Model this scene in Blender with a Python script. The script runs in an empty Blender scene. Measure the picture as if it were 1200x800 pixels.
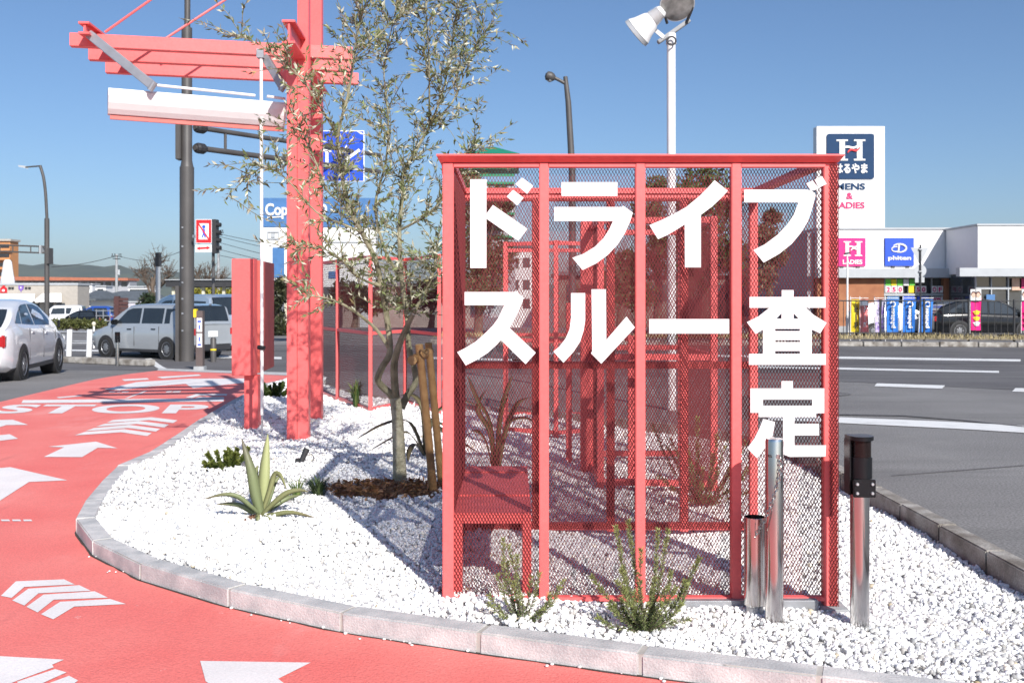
import bpy, bmesh, math, random
import numpy as np
from mathutils import Vector, Matrix
from mathutils.geometry import tessellate_polygon
R = random.Random(7)
rad = math.radians
sc = bpy.context.scene
col = sc.collection

# ------------------------------------------------------------------ camera
CH, HOR, F = 1.5, 348.0, 1200.0
cam = bpy.data.cameras.new("camera")
cam.sensor_width = 36; cam.lens = 36; cam.shift_y = -52 / 1200
cam.clip_start = 0.1; cam.clip_end = 9000
cam.dof.use_dof = True; cam.dof.focus_distance = 5.0; cam.dof.aperture_fstop = 8.0
camo = bpy.data.objects.new("camera", cam); col.objects.link(camo)
camo.location = (0, 0, CH); camo.rotation_euler = (rad(90), 0, 0)
sc.camera = camo

# ------------------------------------------------------------------ light
SUN_EL, SUN_AZ = 33.0, 22.5          # elevation; degrees to the right of straight behind the camera
w = bpy.data.worlds.new("World"); sc.world = w; w.use_nodes = True
nt = w.node_tree; bg = nt.nodes["Background"]
sky = nt.nodes.new("ShaderNodeTexSky"); sky.sky_type = 'NISHITA'; sky.sun_disc = False
sky.sun_elevation = rad(SUN_EL); sky.sun_rotation = rad(180 - SUN_AZ)
sky.air_density = 0.9; sky.dust_density = 1.0; sky.ozone_density = 6.0; sky.altitude = 0
nt.links.new(sky.outputs[0], bg.inputs[0]); bg.inputs[1].default_value = 0.10
sl = bpy.data.lights.new("sun", 'SUN'); sl.energy = 5.0; sl.angle = rad(0.5); sl.color = (1.0, 0.955, 0.89)
so = bpy.data.objects.new("sun", sl); col.objects.link(so)
sdir = Vector((math.sin(rad(SUN_AZ)) * math.cos(rad(SUN_EL)), -math.cos(rad(SUN_AZ)) * math.cos(rad(SUN_EL)), math.sin(rad(SUN_EL))))
so.rotation_euler = sdir.to_track_quat('Z', 'Y').to_euler(); so.location = (6, -12, 14)
vs = sc.view_settings; vs.view_transform = 'Standard'; vs.look = 'None'; vs.exposure = 0.29; vs.gamma = 1
sc.cycles.max_bounces = 8; sc.cycles.diffuse_bounces = 3; sc.cycles.transparent_max_bounces = 12

# ------------------------------------------------------------------ helpers
def gz(y):
    """Height of the street surface: level by the camera, dipping gently towards the main road."""
    t = min(1, max(0, (y - 18) / 8)); u = min(1, max(0, (y - 55) / 30)); return -0.22 * t * t * (3 - 2 * t) - 0.9 * u * u * (3 - 2 * u)
def W(px, py, z=0.0):
    y = F * (CH - z) / (py - HOR); return Vector(((px - 600) / F * y, y, z))
def A(px, py, y): return Vector(((px - 600) / F * y, y, CH - (py - HOR) / F * y))
def G(px, py):
    lo, hi = 1.0, 900.0
    for _ in range(50):
        m = (lo + hi) / 2
        if CH - (py - HOR) / F * m > gz(m): lo = m
        else: hi = m
    return Vector(((px - 600) / F * lo, lo, gz(lo)))

def mat(name, color, rough=0.6, metal=0.0, var=0.12, vscale=3.0, bump=0.0, bscale=60.0, spec=0.5, color2=None, coat=0.0, detail=4, fac=(0.35, 0.65), fine=0.0, fscale=200.0, wear=None):
    m = bpy.data.materials.new(name); m.use_nodes = True
    n = m.node_tree; b = n.nodes["Principled BSDF"]
    b.inputs["Roughness"].default_value = rough; b.inputs["Metallic"].default_value = metal
    b.inputs["Specular IOR Level"].default_value = spec; b.inputs["Coat Weight"].default_value = coat
    tc = n.nodes.new("ShaderNodeTexCoord")
    nz = n.nodes.new("ShaderNodeTexNoise"); nz.inputs["Scale"].default_value = vscale; nz.inputs["Detail"].default_value = detail
    n.links.new(tc.outputs["Object"], nz.inputs["Vector"])
    cr = n.nodes.new("ShaderNodeValToRGB"); cr.color_ramp.elements[0].position = fac[0]; cr.color_ramp.elements[1].position = fac[1]
    c2 = color2 or tuple(min(1, c * (1 + var)) for c in color); c1 = color if color2 else tuple(c * (1 - var) for c in color)
    cr.color_ramp.elements[0].color = (*c1, 1); cr.color_ramp.elements[1].color = (*c2, 1)
    n.links.new(nz.outputs[0], cr.inputs[0]); out = cr.outputs[0]
    if fine:
        nf = n.nodes.new("ShaderNodeTexNoise"); nf.inputs["Scale"].default_value = fscale; nf.inputs["Detail"].default_value = 2
        n.links.new(tc.outputs["Object"], nf.inputs["Vector"])
        mp = n.nodes.new("ShaderNodeMapRange"); mp.inputs[1].default_value = 0.3; mp.inputs[2].default_value = 0.7; mp.inputs[3].default_value = 1 - fine; mp.inputs[4].default_value = 1 + fine
        n.links.new(nf.outputs[0], mp.inputs[0])
        mx = n.nodes.new("ShaderNodeMix"); mx.data_type = 'RGBA'; mx.blend_type = 'MULTIPLY'; mx.inputs[0].default_value = 1
        n.links.new(out, mx.inputs[6]); n.links.new(mp.outputs[0], mx.inputs[7]); out = mx.outputs[2]
    for wcol, wamt, wsc, (w0, w1) in (wear or []):
        mpg = n.nodes.new("ShaderNodeMapping"); mpg.inputs["Scale"].default_value = wsc; n.links.new(tc.outputs["Object"], mpg.inputs[0])
        nw = n.nodes.new("ShaderNodeTexNoise"); nw.inputs["Scale"].default_value = 1; nw.inputs["Detail"].default_value = 7; nw.inputs["Roughness"].default_value = .62; n.links.new(mpg.outputs[0], nw.inputs["Vector"])
        mr_ = n.nodes.new("ShaderNodeMapRange"); mr_.inputs[1].default_value = w0; mr_.inputs[2].default_value = w1; mr_.inputs[4].default_value = wamt; n.links.new(nw.outputs[0], mr_.inputs[0])
        mw = n.nodes.new("ShaderNodeMix"); mw.data_type = 'RGBA'; mw.inputs[7].default_value = (*wcol, 1)
        n.links.new(mr_.outputs[0], mw.inputs[0]); n.links.new(out, mw.inputs[6]); out = mw.outputs[2]
    n.links.new(out, b.inputs["Base Color"])
    if bump:
        n2 = n.nodes.new("ShaderNodeTexNoise"); n2.inputs["Scale"].default_value = bscale; n2.inputs["Detail"].default_value = 5
        n.links.new(tc.outputs["Object"], n2.inputs["Vector"])
        bp = n.nodes.new("ShaderNodeBump"); bp.inputs["Strength"].default_value = bump; bp.inputs["Distance"].default_value = 0.02
        n.links.new(n2.outputs[0], bp.inputs["Height"]); n.links.new(bp.outputs[0], b.inputs["Normal"])
    return m
def attr_mat(name, attr, rough=0.7, spec=0.3, trans=0.0):
    m = bpy.data.materials.new(name); m.use_nodes = True; n = m.node_tree; b = n.nodes["Principled BSDF"]
    a = n.nodes.new("ShaderNodeAttribute"); a.attribute_name = attr
    n.links.new(a.outputs["Color"], b.inputs["Base Color"]); b.inputs["Roughness"].default_value = rough; b.inputs["Specular IOR Level"].default_value = spec
    if trans:
        t = n.nodes.new("ShaderNodeBsdfTranslucent"); n.links.new(a.outputs["Color"], t.inputs["Color"])
        mx = n.nodes.new("ShaderNodeMixShader"); mx.inputs[0].default_value = trans
        n.links.new(b.outputs[0], mx.inputs[1]); n.links.new(t.outputs[0], mx.inputs[2])
        n.links.new(mx.outputs[0], n.nodes["Material Output"].inputs[0])
    return m

M = {}
M['red'] = mat('salmon_paint', (.82, .138, .134), .42, var=.05, vscale=2.5, bump=.04, bscale=25, fine=.05, fscale=40)
M['redmesh_shaded'] = mat('shaded_mesh_paint', (.16, .020, .023), .65, var=.08, vscale=6)  # frame salmon darkened in the base colour so the strands read as shaded
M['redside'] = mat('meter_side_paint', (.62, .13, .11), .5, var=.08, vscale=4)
M['white'] = mat('white_paint', (.78, .775, .77), .45, var=.02, vscale=4)
M['letter'] = mat('white_letter_paint', (.76, .745, .75), .5, var=.015, vscale=5)
M['lane'] = mat('red_lane_coating', (.79, .172, .152), .75, var=.09, vscale=1.1, bump=.35, bscale=90, color2=(.84, .228, .198), detail=8, fine=.12, fscale=120, wear=[((.86, .50, .47), .55, (1.1, .5, 1), (.56, .80)), ((.45, .10, .10), .45, (3.5, .35, 1), (.60, .78)), ((.80, .62, .58), .8, (14, 11, 1), (.68, .74))])
M['mark'] = mat('lane_marking_paint', (.80, .76, .75), .7, var=.05, vscale=2, bump=.2, bscale=120, fine=.06, fscale=90, wear=[((.74, .50, .48), .5, (5, 5, 1), (.60, .75))])
M['roadmark'] = mat('road_marking_paint', (.74, .74, .73), .7, color2=(.58, .58, .57), vscale=3, bump=.2, bscale=80, fac=(.5, .75))
M['asphalt'] = mat('asphalt', (.165, .158, .158), .9, color2=(.24, .233, .23), vscale=.35, bump=.5, bscale=150, detail=9, fine=.4, fscale=60, wear=[((.10, .097, .096), .6, (.16, .9, 1), (.52, .72)), ((.30, .29, .27), .5, (1.3, 1.3, 1), (.60, .75))])
M['road'] = mat('main_road_asphalt', (.095, .091, .095), .88, color2=(.135, .13, .135), vscale=.5, bump=.4, bscale=120, detail=8, fine=.3, fscale=45, wear=[((.19, .185, .18), .7, (.03, 1.1, 1), (.48, .68)), ((.06, .058, .06), .6, (.04, 1.7, 1), (.52, .7))])
M['kerb'] = mat('kerb_concrete', (.40, .405, .41), .85, color2=(.60, .585, .575), vscale=7, bump=.25, bscale=110, detail=7, fine=.12, fscale=150)
M['kerbold'] = mat('weathered_kerb_concrete', (.16, .14, .12), .9, color2=(.42, .40, .37), vscale=5, bump=.4, bscale=70, detail=8, fine=.2, fscale=90)
M['mortar'] = mat('mortar', (.42, .40, .37), .9, vscale=9)
M['bed'] = mat('pale_gravel_bed', (.72, .71, .70), .95, var=.2, vscale=30, bump=1, bscale=60)
M['concrete'] = mat('concrete', (.33, .34, .35), .85, var=.12, vscale=6, bump=.2, bscale=80)
M['steel'] = mat('polished_steel', (.62, .61, .60), .16, metal=1, var=.05, vscale=3)
M['chain'] = mat('chain_steel', (.45, .44, .43), .3, metal=1)
M['galv'] = mat('galvanised_steel', (.42, .43, .45), .45, metal=.7, var=.1, vscale=8)
M['black'] = mat('black_plastic', (.008, .009, .011), .32, var=.1, spec=.3)
M['blackgloss'] = mat('black_gloss_reflector', (.012, .008, .008), .18, spec=.25)
M['brownpole'] = mat('dark_brown_pole_paint', (.075, .07, .068), .5, var=.12, vscale=2, bump=.05)
M['cream'] = mat('cream_paint', (.62, .58, .44), .6)
M['bark'] = mat('olive_bark', (.25, .235, .155), .9, color2=(.50, .47, .35), vscale=14, bump=.8, bscale=45, detail=8)
M['twigbark'] = mat('olive_twig_bark', (.15, .14, .085), .9, color2=(.32, .30, .20), vscale=9, bump=.4, bscale=45)
M['darkbark'] = mat('dark_bark', (.09, .065, .05), .9, color2=(.16, .12, .09), vscale=6, bump=.4)
M['stake'] = mat('stained_timber', (.24, .125, .045), .7, color2=(.38, .22, .09), vscale=9, bump=.3, bscale=40, detail=7)
M['stakecut'] = mat('cut_timber_end', (.42, .27, .12), .8, vscale=20)
M['rope'] = mat('hemp_rope', (.16, .10, .05), .9)
M['soil'] = mat('bark_mulch_soil', (.16, .085, .04), .95, color2=(.30, .16, .08), vscale=12, bump=1, bscale=40)
M['leaf'] = attr_mat('leaf', 'tint', .45, .4, .18)
M['stone'] = attr_mat('pebble', 'tint', .65, .3)
M['glass'] = mat('dark_car_glass', (.02, .026, .032), .06, spec=.8)
M['shopglass'] = mat('shop_glass', (.045, .055, .065), .06, spec=.8, var=.3, vscale=.8)
M['tyre'] = mat('tyre_rubber', (.02, .02, .02), .8)
M['rim'] = mat('wheel_rim', (.42, .43, .45), .3, metal=.8)
M['carwhite'] = mat('pearl_white_car_paint', (.74, .75, .77), .22, coat=1, var=.01)
M['carsilver'] = mat('silver_car_paint', (.42, .45, .48), .26, metal=.35, coat=1, var=.02)
M['carblue'] = mat('pale_blue_silver_car_paint', (.42, .50, .60), .26, metal=.45, coat=1, var=.02)
M['carblack'] = mat('black_car_paint', (.006, .007, .009), .14, coat=0, var=.02, spec=.45)
M['carnavy'] = mat('bright_blue_car_paint', (.02, .07, .34), .2, coat=1, var=.02)
M['redlamp'] = mat('red_lamp_plastic', (.42, .01, .015), .15, coat=.5)
M['clearlamp'] = mat('clear_lamp_plastic', (.6, .6, .6), .1, coat=.5)
M['plate'] = mat('number_plate', (.75, .76, .74), .5)
M['navy'] = mat('navy_sign', (.012, .045, .115), .6, var=.04, spec=.2)
M['pink'] = mat('hot_pink_sign', (.78, .008, .20), .5, var=.04)
M['crimson'] = mat('crimson_print', (.55, .01, .13), .5, var=.04)
M['blue'] = mat('cobalt_sign', (.01, .075, .60), .5, var=.04)
M['flagblue'] = mat('blue_flag_cloth', (.008, .12, .50), .6, color2=(.02, .19, .60), vscale=2)
M['signblue'] = mat('road_sign_blue', (.01, .075, .62), .45, var=.05)
M['steelblue'] = mat('faded_blue_sign', (.06, .17, .38), .5, var=.08)
M['signred'] = mat('road_sign_red', (.62, .012, .02), .45, var=.04)
M['yellow'] = mat('yellow_cloth', (.80, .60, .02), .7, var=.08)
M['purple'] = mat('purple_print', (.20, .11, .42), .7)
M['green'] = mat('green_print', (.14, .55, .06), .6)
M['greenroof'] = mat('green_metal_roof', (.012, .25, .12), .45, var=.1)
M['brick'] = mat('brown_brick_cladding', (.30, .115, .055), .8, color2=(.38, .16, .075), vscale=2, bump=.2)
M['greywall'] = mat('grey_cladding', (.36, .37, .40), .7, var=.04)
M['canopy'] = mat('grey_canopy_metal', (.42, .44, .46), .5, var=.04)
M['beige'] = mat('beige_render', (.42, .385, .34), .85, var=.05)
M['orange'] = mat('orange_render', (.56, .25, .10), .85, var=.06)
M['terracotta'] = mat('terracotta_roof', (.40, .14, .08), .8)
M['darkroof'] = mat('dark_slate_roof', (.10, .115, .13), .7, var=.15, vscale=2)
M['brownslat'] = mat('dark_brown_timber', (.075, .03, .028), .7)
M['lilac'] = mat('pale_lilac_wall', (.50, .48, .52), .8)
M['dark'] = mat('dark_metal', (.03, .03, .033), .5)
M['hill'] = mat('wooded_hill', (.035, .055, .04), .95, color2=(.075, .095, .06), vscale=.012, detail=9, fac=(.4, .6))
M['drygrass'] = attr_mat('dry_grass', 'tint', .9, .1)
M['earth'] = mat('dry_verge_earth', (.22, .18, .12), .95, color2=(.34, .29, .20), vscale=2, bump=.4)
M['skin'] = mat('printed_skin', (.62, .40, .30), .6)
M['glare'] = mat('floodlight_glass', (.22, .21, .20), .12, spec=.9, var=.5, vscale=6)
M['wire'] = mat('cable', (.03, .03, .035), .6)

def tag(o, label=None, cat=None, group=None, kind=None):
    if label: o['label'] = label
    if cat: o['category'] = cat
    if group: o['group'] = group
    if kind: o['kind'] = kind
    return o
def thing(name, loc, label, cat, group=None, rz=0.0):
    o = bpy.data.objects.new(name, None); col.objects.link(o)
    o.location = loc; o.rotation_euler = (0, 0, rz); o.empty_display_size = 0.2
    return tag(o, label, cat, group)
def copy_tree(o, parent=None):
    c = o.copy(); col.objects.link(c); c.parent = parent
    for ch in list(o.children): copy_tree(ch, c)
    return c

class MB:
    def __init__(s): s.v = []; s.f = []
    def add(s, vs, fs):
        b = len(s.v); s.v += [tuple(v) for v in vs]; s.f += [tuple(i + b for i in f) for f in fs]; return s
    def hexa(s, p):
        return s.add(p, [(0, 3, 2, 1), (4, 5, 6, 7), (0, 1, 5, 4), (1, 2, 6, 5), (2, 3, 7, 6), (3, 0, 4, 7)])
    def box(s, lo, hi):
        x0, y0, z0 = lo; x1, y1, z1 = hi
        return s.hexa([(x0, y0, z0), (x1, y0, z0), (x1, y1, z0), (x0, y1, z0), (x0, y0, z1), (x1, y0, z1), (x1, y1, z1), (x0, y1, z1)])
    def bar(s, p, q, wd, h, up=(0, 0, 1)):
        p = Vector(p); q = Vector(q); d = (q - p).normalized(); u = Vector(up)
        if abs(d.dot(u)) > .99: u = Vector((0, 1, 0))
        sd = d.cross(u).normalized() * wd / 2; u2 = sd.cross(d).normalized() * h / 2
        return s.hexa([p - sd - u2, p + sd - u2, q + sd - u2, q - sd - u2, p - sd + u2, p + sd + u2, q + sd + u2, q - sd + u2])
    def tube(s, pts, rs, n=10, cap=True):
        pts = [Vector(p) for p in pts]; N = len(pts)
        if not hasattr(rs, '__len__'): rs = [rs] * N
        b = len(s.v); ref = None
        for i, p in enumerate(pts):
            d = (pts[min(i + 1, N - 1)] - pts[max(i - 1, 0)]).normalized()
            if ref is None: ref = Vector((1, 0, 0)) if abs(d.x) < .8 else Vector((0, 1, 0))
            u = (ref - d * ref.dot(d)).normalized(); ref = u; v = d.cross(u)
            for k in range(n):
                a = 2 * math.pi * k / n; s.v.append(tuple(p + (u * math.cos(a) + v * math.sin(a)) * rs[i]))
        for i in range(N - 1):
            for k in range(n):
                k2 = (k + 1) % n; s.f.append((b + i * n + k, b + i * n + k2, b + (i + 1) * n + k2, b + (i + 1) * n + k))
        if cap:
            s.f.append(tuple(b + k for k in reversed(range(n)))); s.f.append(tuple(b + (N - 1) * n + k for k in range(n)))
        return s
    def prism(s, loops, front, depth):
        """loops: list of 2-D loops (outer, holes or islands tessellated together); front(x, y) -> 3-D; depth: extrusion vector"""
        dv = Vector(depth); pts = [[Vector((x, y, 0)) for x, y in lp] for lp in loops]
        tris = tessellate_polygon(pts); flat = [p for lp in pts for p in lp]; n = len(flat); b = len(s.v)
        f3 = [Vector(front(p.x, p.y)) for p in flat]
        s.v += [tuple(p) for p in f3] + [tuple(p + dv) for p in f3]
        for t in tris: s.f.append(tuple(b + i for i in t)); s.f.append(tuple(b + n + i for i in reversed(t)))
        k = 0
        for lp in loops:
            m = len(lp)
            for i in range(m):
                a = b + k + i; c = b + k + (i + 1) % m; s.f.append((a, c, c + n, a + n))
            k += m
        return s
    def build(s, name, m, parent=None, local=False, bevel=0.0, smooth=False, recalc=True):
        off = Vector((0, 0, 0)); p = parent
        while p is not None and not local:
            off = off + Vector(p.location); p = p.parent
        me = bpy.data.meshes.new(name)
        me.from_pydata([tuple(Vector(v) - off) for v in s.v], [], s.f)
        if recalc or bevel:
            bm = bmesh.new(); bm.from_mesh(me)
            if recalc: bmesh.ops.recalc_face_normals(bm, faces=bm.faces)
            if bevel: bmesh.ops.bevel(bm, geom=[e for e in bm.edges if len(e.link_faces) == 2 and e.calc_face_angle(0) > .5], offset=bevel, segments=2, affect='EDGES', clamp_overlap=True)
            bm.to_mesh(me); bm.free()
        if m: me.materials.append(m if not isinstance(m, str) else M[m])
        if smooth:
            me.polygons.foreach_set('use_smooth', [True] * len(me.polygons)); 
            try: me.set_sharp_from_angle(angle=rad(38))
            except Exception: pass
        o = bpy.data.objects.new(name, me); col.objects.link(o); o.parent = parent
        return o
def root_loc(o):
    v = Vector((0, 0, 0))
    while o is not None: v += Vector(o.location); o = o.parent
    return v
def np_mesh(name, verts, faces_flat, fsize, m, parent=None, tint=None, smooth=False):
    """verts (N,3), faces_flat (K*fsize), all faces of fsize corners; tint (N,3) colour attribute"""
    if parent is not None: verts = verts - np.array(root_loc(parent))
    me = bpy.data.meshes.new(name); me.vertices.add(len(verts)); me.vertices.foreach_set('co', verts.astype(np.float32).ravel())
    k = len(faces_flat) // fsize
    me.loops.add(len(faces_flat)); me.loops.foreach_set('vertex_index', faces_flat.astype(np.int32))
    me.polygons.add(k); me.polygons.foreach_set('loop_start', np.arange(0, k * fsize, fsize, dtype=np.int32))
    me.update(calc_edges=True)
    if smooth: me.polygons.foreach_set('use_smooth', np.ones(k, dtype=bool))
    if tint is not None:
        at = me.color_attributes.new('tint', 'FLOAT_COLOR', 'POINT')
        at.data.foreach_set('color', np.concatenate([tint, np.ones((len(tint), 1))], 1).astype(np.float32).ravel())
    me.materials.append(M[m] if isinstance(m, str) else m); me.validate()
    o = bpy.data.objects.new(name, me); col.objects.link(o); o.parent = parent
    return o
def text(name, body, m, parent, centre, size, depth=.01, bold=0.0, flat=False, right=(1, 0, 0), up=(0, 0, 1)):
    """Writing of a given (width, height) centred on a world point, facing the camera side unless right/up say otherwise."""
    c = bpy.data.curves.new(name, 'FONT'); c.body = body; c.offset = bold; c.resolution_u = 4
    o = bpy.data.objects.new(name, c); me = bpy.data.meshes.new_from_object(o)
    bpy.data.objects.remove(o); bpy.data.curves.remove(c)
    co = np.array([v.co[:] for v in me.vertices]); mn, mx = co.min(0), co.max(0)
    sz = np.maximum(mx - mn, 1e-6); u = (co - (mn + mx) / 2) / sz
    rt = np.array(right, float); up_ = np.array(up, float); nm = np.cross(rt, up_)
    P = np.outer(u[:, 0] * size[0], rt) + np.outer(u[:, 1] * size[1], up_) + np.array(centre) - np.array(root_loc(parent))
    faces = [tuple(p.vertices) for p in me.polygons]; nv = len(P)
    q = MB(); q.v = [tuple(p) for p in P] + [tuple(p) for p in (P + nm * depth)]
    q.f = [f for f in faces] + [tuple(i + nv for i in f) for f in faces]
    cnt = {}
    for f in faces:
        for i in range(len(f)): cnt.setdefault(tuple(sorted((f[i], f[(i + 1) % len(f)]))), []).append((f[i], f[(i + 1) % len(f)]))
    for k_, l_ in cnt.items():
        if len(l_) == 1: a_, b_ = l_[0]; q.f.append((a_, b_, b_ + nv, a_ + nv))
    bpy.data.meshes.remove(me)
    return q.build(name, m, parent, local=True)

def sheet(name, xy, off, m, kind='structure', parent=None):
    """A ground sheet following the street's slope, `off` metres above it."""
    bm = bmesh.new(); vs_ = [bm.verts.new((x, y, 0)) for x, y in xy]; bm.faces.new(vs_)
    for yy in np.arange(18, 26.6, .8):
        bmesh.ops.bisect_plane(bm, geom=bm.verts[:] + bm.edges[:] + bm.faces[:], plane_co=(0, float(yy), 0), plane_no=(0, 1, 0))
    for v in bm.verts: v.co.z = gz(v.co.y) + off
    bmesh.ops.recalc_face_normals(bm, faces=bm.faces)
    if sum(f.normal.z for f in bm.faces) < 0: bmesh.ops.reverse_faces(bm, faces=bm.faces)
    me = bpy.data.meshes.new(name); bm.to_mesh(me); bm.free(); me.materials.append(M[m])
    o = bpy.data.objects.new(name, me); col.objects.link(o); o.parent = parent
    if kind: o['kind'] = kind
    return o
def px_sheet(name, pts, off, m, **k): return sheet(name, [tuple(G(*p)[:2]) for p in pts], off, m, **k)
def smooth_path(pts, n=6, closed=False):
    P = [Vector(p) for p in pts]; N = len(P); out = []
    rng = range(N if closed else N - 1)
    for i in rng:
        if closed: a, b, c, d = P[(i - 1) % N], P[i], P[(i + 1) % N], P[(i + 2) % N]
        else: a, b, c, d = P[max(i - 1, 0)], P[i], P[i + 1], P[min(i + 2, N - 1)]
        for k in range(n):
            t = k / n
            out.append(.5 * ((2 * b) + (-a + c) * t + (2 * a - 5 * b + 4 * c - d) * t * t + (-a + 3 * b - 3 * c + d) * t ** 3))
    if not closed: out.append(P[-1])
    return out
def inside(poly, x, y):
    """vectorised point-in-polygon"""
    r = np.zeros(len(x), bool); n = len(poly)
    for i in range(n):
        x0, y0 = poly[i]; x1, y1 = poly[(i + 1) % n]
        c = ((y0 > y) != (y1 > y))
        with np.errstate(divide='ignore', invalid='ignore'): c &= x < (x1 - x0) * (y - y0) / (y1 - y0 + 1e-12) + x0
        r ^= c
    return r

# ------------------------------------------------------------------ ground and roads
GND = MB()
ys = [-60, 0, 18] + [18 + .8 * i for i in range(1, 11)] + [40, 55] + [55 + 3 * i for i in range(1, 11)] + [120, 600, 3400]
for i in range(len(ys) - 1):
    for (xa, xb) in ((-3000, -60), (-60, 60), (60, 3000)):
        a, b = ys[i], ys[i + 1]
        GND.add([(xa, a, gz(a)), (xb, a, gz(a)), (xb, b, gz(b)), (xa, b, gz(b))], [(0, 1, 2, 3)])
tag(GND.build('ground', 'asphalt', recalc=False), kind='structure')

# main road: darker band beyond the seam
mr = [tuple(G(*p)[:2]) for p in ((983, 447), (1200, 457.5))]
d = (Vector(mr[1]) - Vector(mr[0])).normalized()
pL = Vector(mr[0]) - d * 40; pR = Vector(mr[0]) + d * 90
sheet('main_road', [(-75, 38), (-75, 24.5), (-14, 24.0), (-3, 22.2), tuple(mr[0]), tuple(mr[1]), (24, 11.2), (70, 2), (70, 20), (12, 36.2)], .004, 'road')
def mark(pts, name='road_line'): return px_sheet(name, pts, .008, 'roadmark')
mark([(600, 412.4), (983, 418), (1196, 421.2), (1196, 423.7), (983, 420.4), (600, 414.4)])
mark([(600, 421), (983, 430.8), (1170.7, 434.8), (1170.7, 437.1), (983, 433.1), (600, 423)])
mark([(1027.5, 449.4), (1107.6, 451.9), (1104, 455.7), (1024.6, 452.8)])
mark([(1190, 455), (1262, 457.6), (1259, 462), (1186, 459)])
mark([(900, 486.5), (983, 489.3), (1100, 494), (1200, 499.2), (1330, 506), (1330, 517), (1200, 507.5), (1119, 502.7), (983, 496), (900, 492.5)])
mark([(480, 418), (690, 423), (690, 425), (480, 420)])
mark([(66, 400.5), (135, 401.5), (135, 403), (66, 402)]); mark([(66, 409.4), (135, 410.6), (135, 412.4), (66, 411)])
mark([(170, 420.6), (177, 419.8), (198, 433), (190, 433.6)])
mark([(248, 417), (330, 418.5), (330, 421), (248, 419.5)])
px_sheet('manhole_patch', [(960 + 38 * math.cos(a), 462 + 2.8 * math.sin(a)) for a in np.linspace(0, 2 * math.pi, 24)[:-1]], .0075, 'road')
px_sheet('road_seam', [(900, 486), (983, 485.6), (1060, 487), (1130, 492.5), (1200, 500), (1200, 501), (1130, 493.6), (1060, 488), (983, 486.8), (900, 487)], .0105, 'road')
px_sheet('tar_seam', [(1045, 556.5), (1200, 545), (1200, 546), (1045, 557.8)], .004, 'road')
# concrete strips: lane end and the road edge on the left
px_sheet('concrete_strip', [(186, 431.6), (345, 437.2), (345, 440.6), (184, 434.4)], .009, 'kerb')

# ------------------------------------------------------------------ the red lane and its markings
kz = .094
out_px = [(960, 790), (750, 765), (560, 740), (400, 717), (268, 689.5), (164, 659.5), (108.8, 632.5), (89, 607.5), (100, 586), (121, 561), (137, 545), (175, 529), (205, 510), (235, 490), (262, 474), (285, 462)]
KO = [W(x, y, kz) for x, y in out_px]
dd = (KO[0] - KO[1]).normalized()
KO = [KO[0] + dd * .69 * 2, KO[0] + dd * .69] + KO
KO += [Vector((-3.98, 15.6, kz)), Vector((-4.05, 16.6, kz)), Vector((-3.9, 17.5, kz)), Vector((-3.3, 17.9, kz))]
lane_left = [tuple(G(*p)[:2]) for p in ((185, 434.3), (0, 471))]
ll = Vector((*lane_left[0], 0)); l0 = Vector((*lane_left[1], 0))
lane_xy = [(p.x + .02, p.y + .02) for p in KO] + [tuple(G(345, 440)[:2]), tuple(G(272, 437.6)[:2]), lane_left[0], lane_left[1], (-7.6, 10), (-8.5, 4), (-9, -6), (4, -6), (4, 1.5)]
lane_xy = [(x, y) for x, y in lane_xy]
sheet('red_lane', lane_xy, .004, 'lane')
def lmark(pts, name='lane_marking'): return px_sheet(name, pts, .008, 'mark')
def crop(ox, oy, s, pts): return [(ox + x / s, oy + y / s) for x, y in pts]
lmark([(27, 469.2), (263, 466.8), (262, 470.8), (25, 472.8)], 'stop_line')
lmark(crop(0, 420, 4, [(490, 146), (640, 112), (890, 96), (1150, 95), (1150, 115), (1050, 125), (905, 141), (870, 120), (700, 133), (560, 150)]), 'lane_arrow')
lmark(crop(0, 420, 4, [(570, 99), (690, 93), (700, 100), (585, 107)]))
lmark(crop(0, 420, 4, [(735, 88), (930, 76), (945, 82), (760, 95)]))
lmark(crop(0, 420, 4, [(585, 188), (600, 188), (692, 154), (682, 153)]))
for a, b_ in ((508, 540), (545, 562), (568, 600), (775, 800), (805, 842)): lmark(crop(0, 420, 4, [(a, 161), (b_, 160), (b_ + 8, 155), (a + 8, 156)]), 'lane_dash')
lmark(crop(0, 420, 4, [(265, 183), (375, 174), (385, 178), (275, 188)]))
chev = [[(350, 363), (395, 347), (580, 333), (712, 352), (690, 366), (568, 348)], [(400, 343), (440, 328), (605, 313), (752, 332), (730, 345), (600, 328)],
        [(450, 322), (490, 308), (650, 295), (792, 312), (770, 326), (640, 309)], [(500, 303), (530, 290), (710, 277), (832, 292), (812, 305), (700, 291)]]
for c in chev: lmark(crop(0, 420, 4, c), 'lane_chevron')
lmark(crop(0, 420, 4, [(870, 184), (920, 168), (1065, 168), (1062, 175), (935, 176), (900, 187)]), 'lane_chevron')
lmark(crop(0, 420, 4, [(930, 182), (1050, 183), (1045, 190), (905, 191)]), 'lane_chevron')
lmark(crop(0, 420, 4, [(450, 392), (550, 423), (458, 421), (385, 465), (205, 464), (300, 419), (225, 421)][:6] + [(225, 416)]), 'lane_arrow')
lmark(crop(0, 420, 4, [(-160, 330), (-60, 292), (60, 289), (132, 313), (30, 314), (-20, 330)]), 'lane_arrow')
lmark(crop(0, 420, 4, [(-80, 388), (-40, 366), (45, 357), (85, 378), (0, 388)]), 'lane_chevron')
lmark([(-70, 600), (-40, 553), (12, 548), (79, 563.5), (34, 565.5), (-10, 594), (-30, 606)], 'lane_arrow')
for a in (-16, 1, 14, 27, 40): 
    if a < 28: lmark([(a, 609.6), (a + 9.5, 609.6), (a + 11, 611.6), (a + 1, 611.6)], 'lane_dash')
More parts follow.
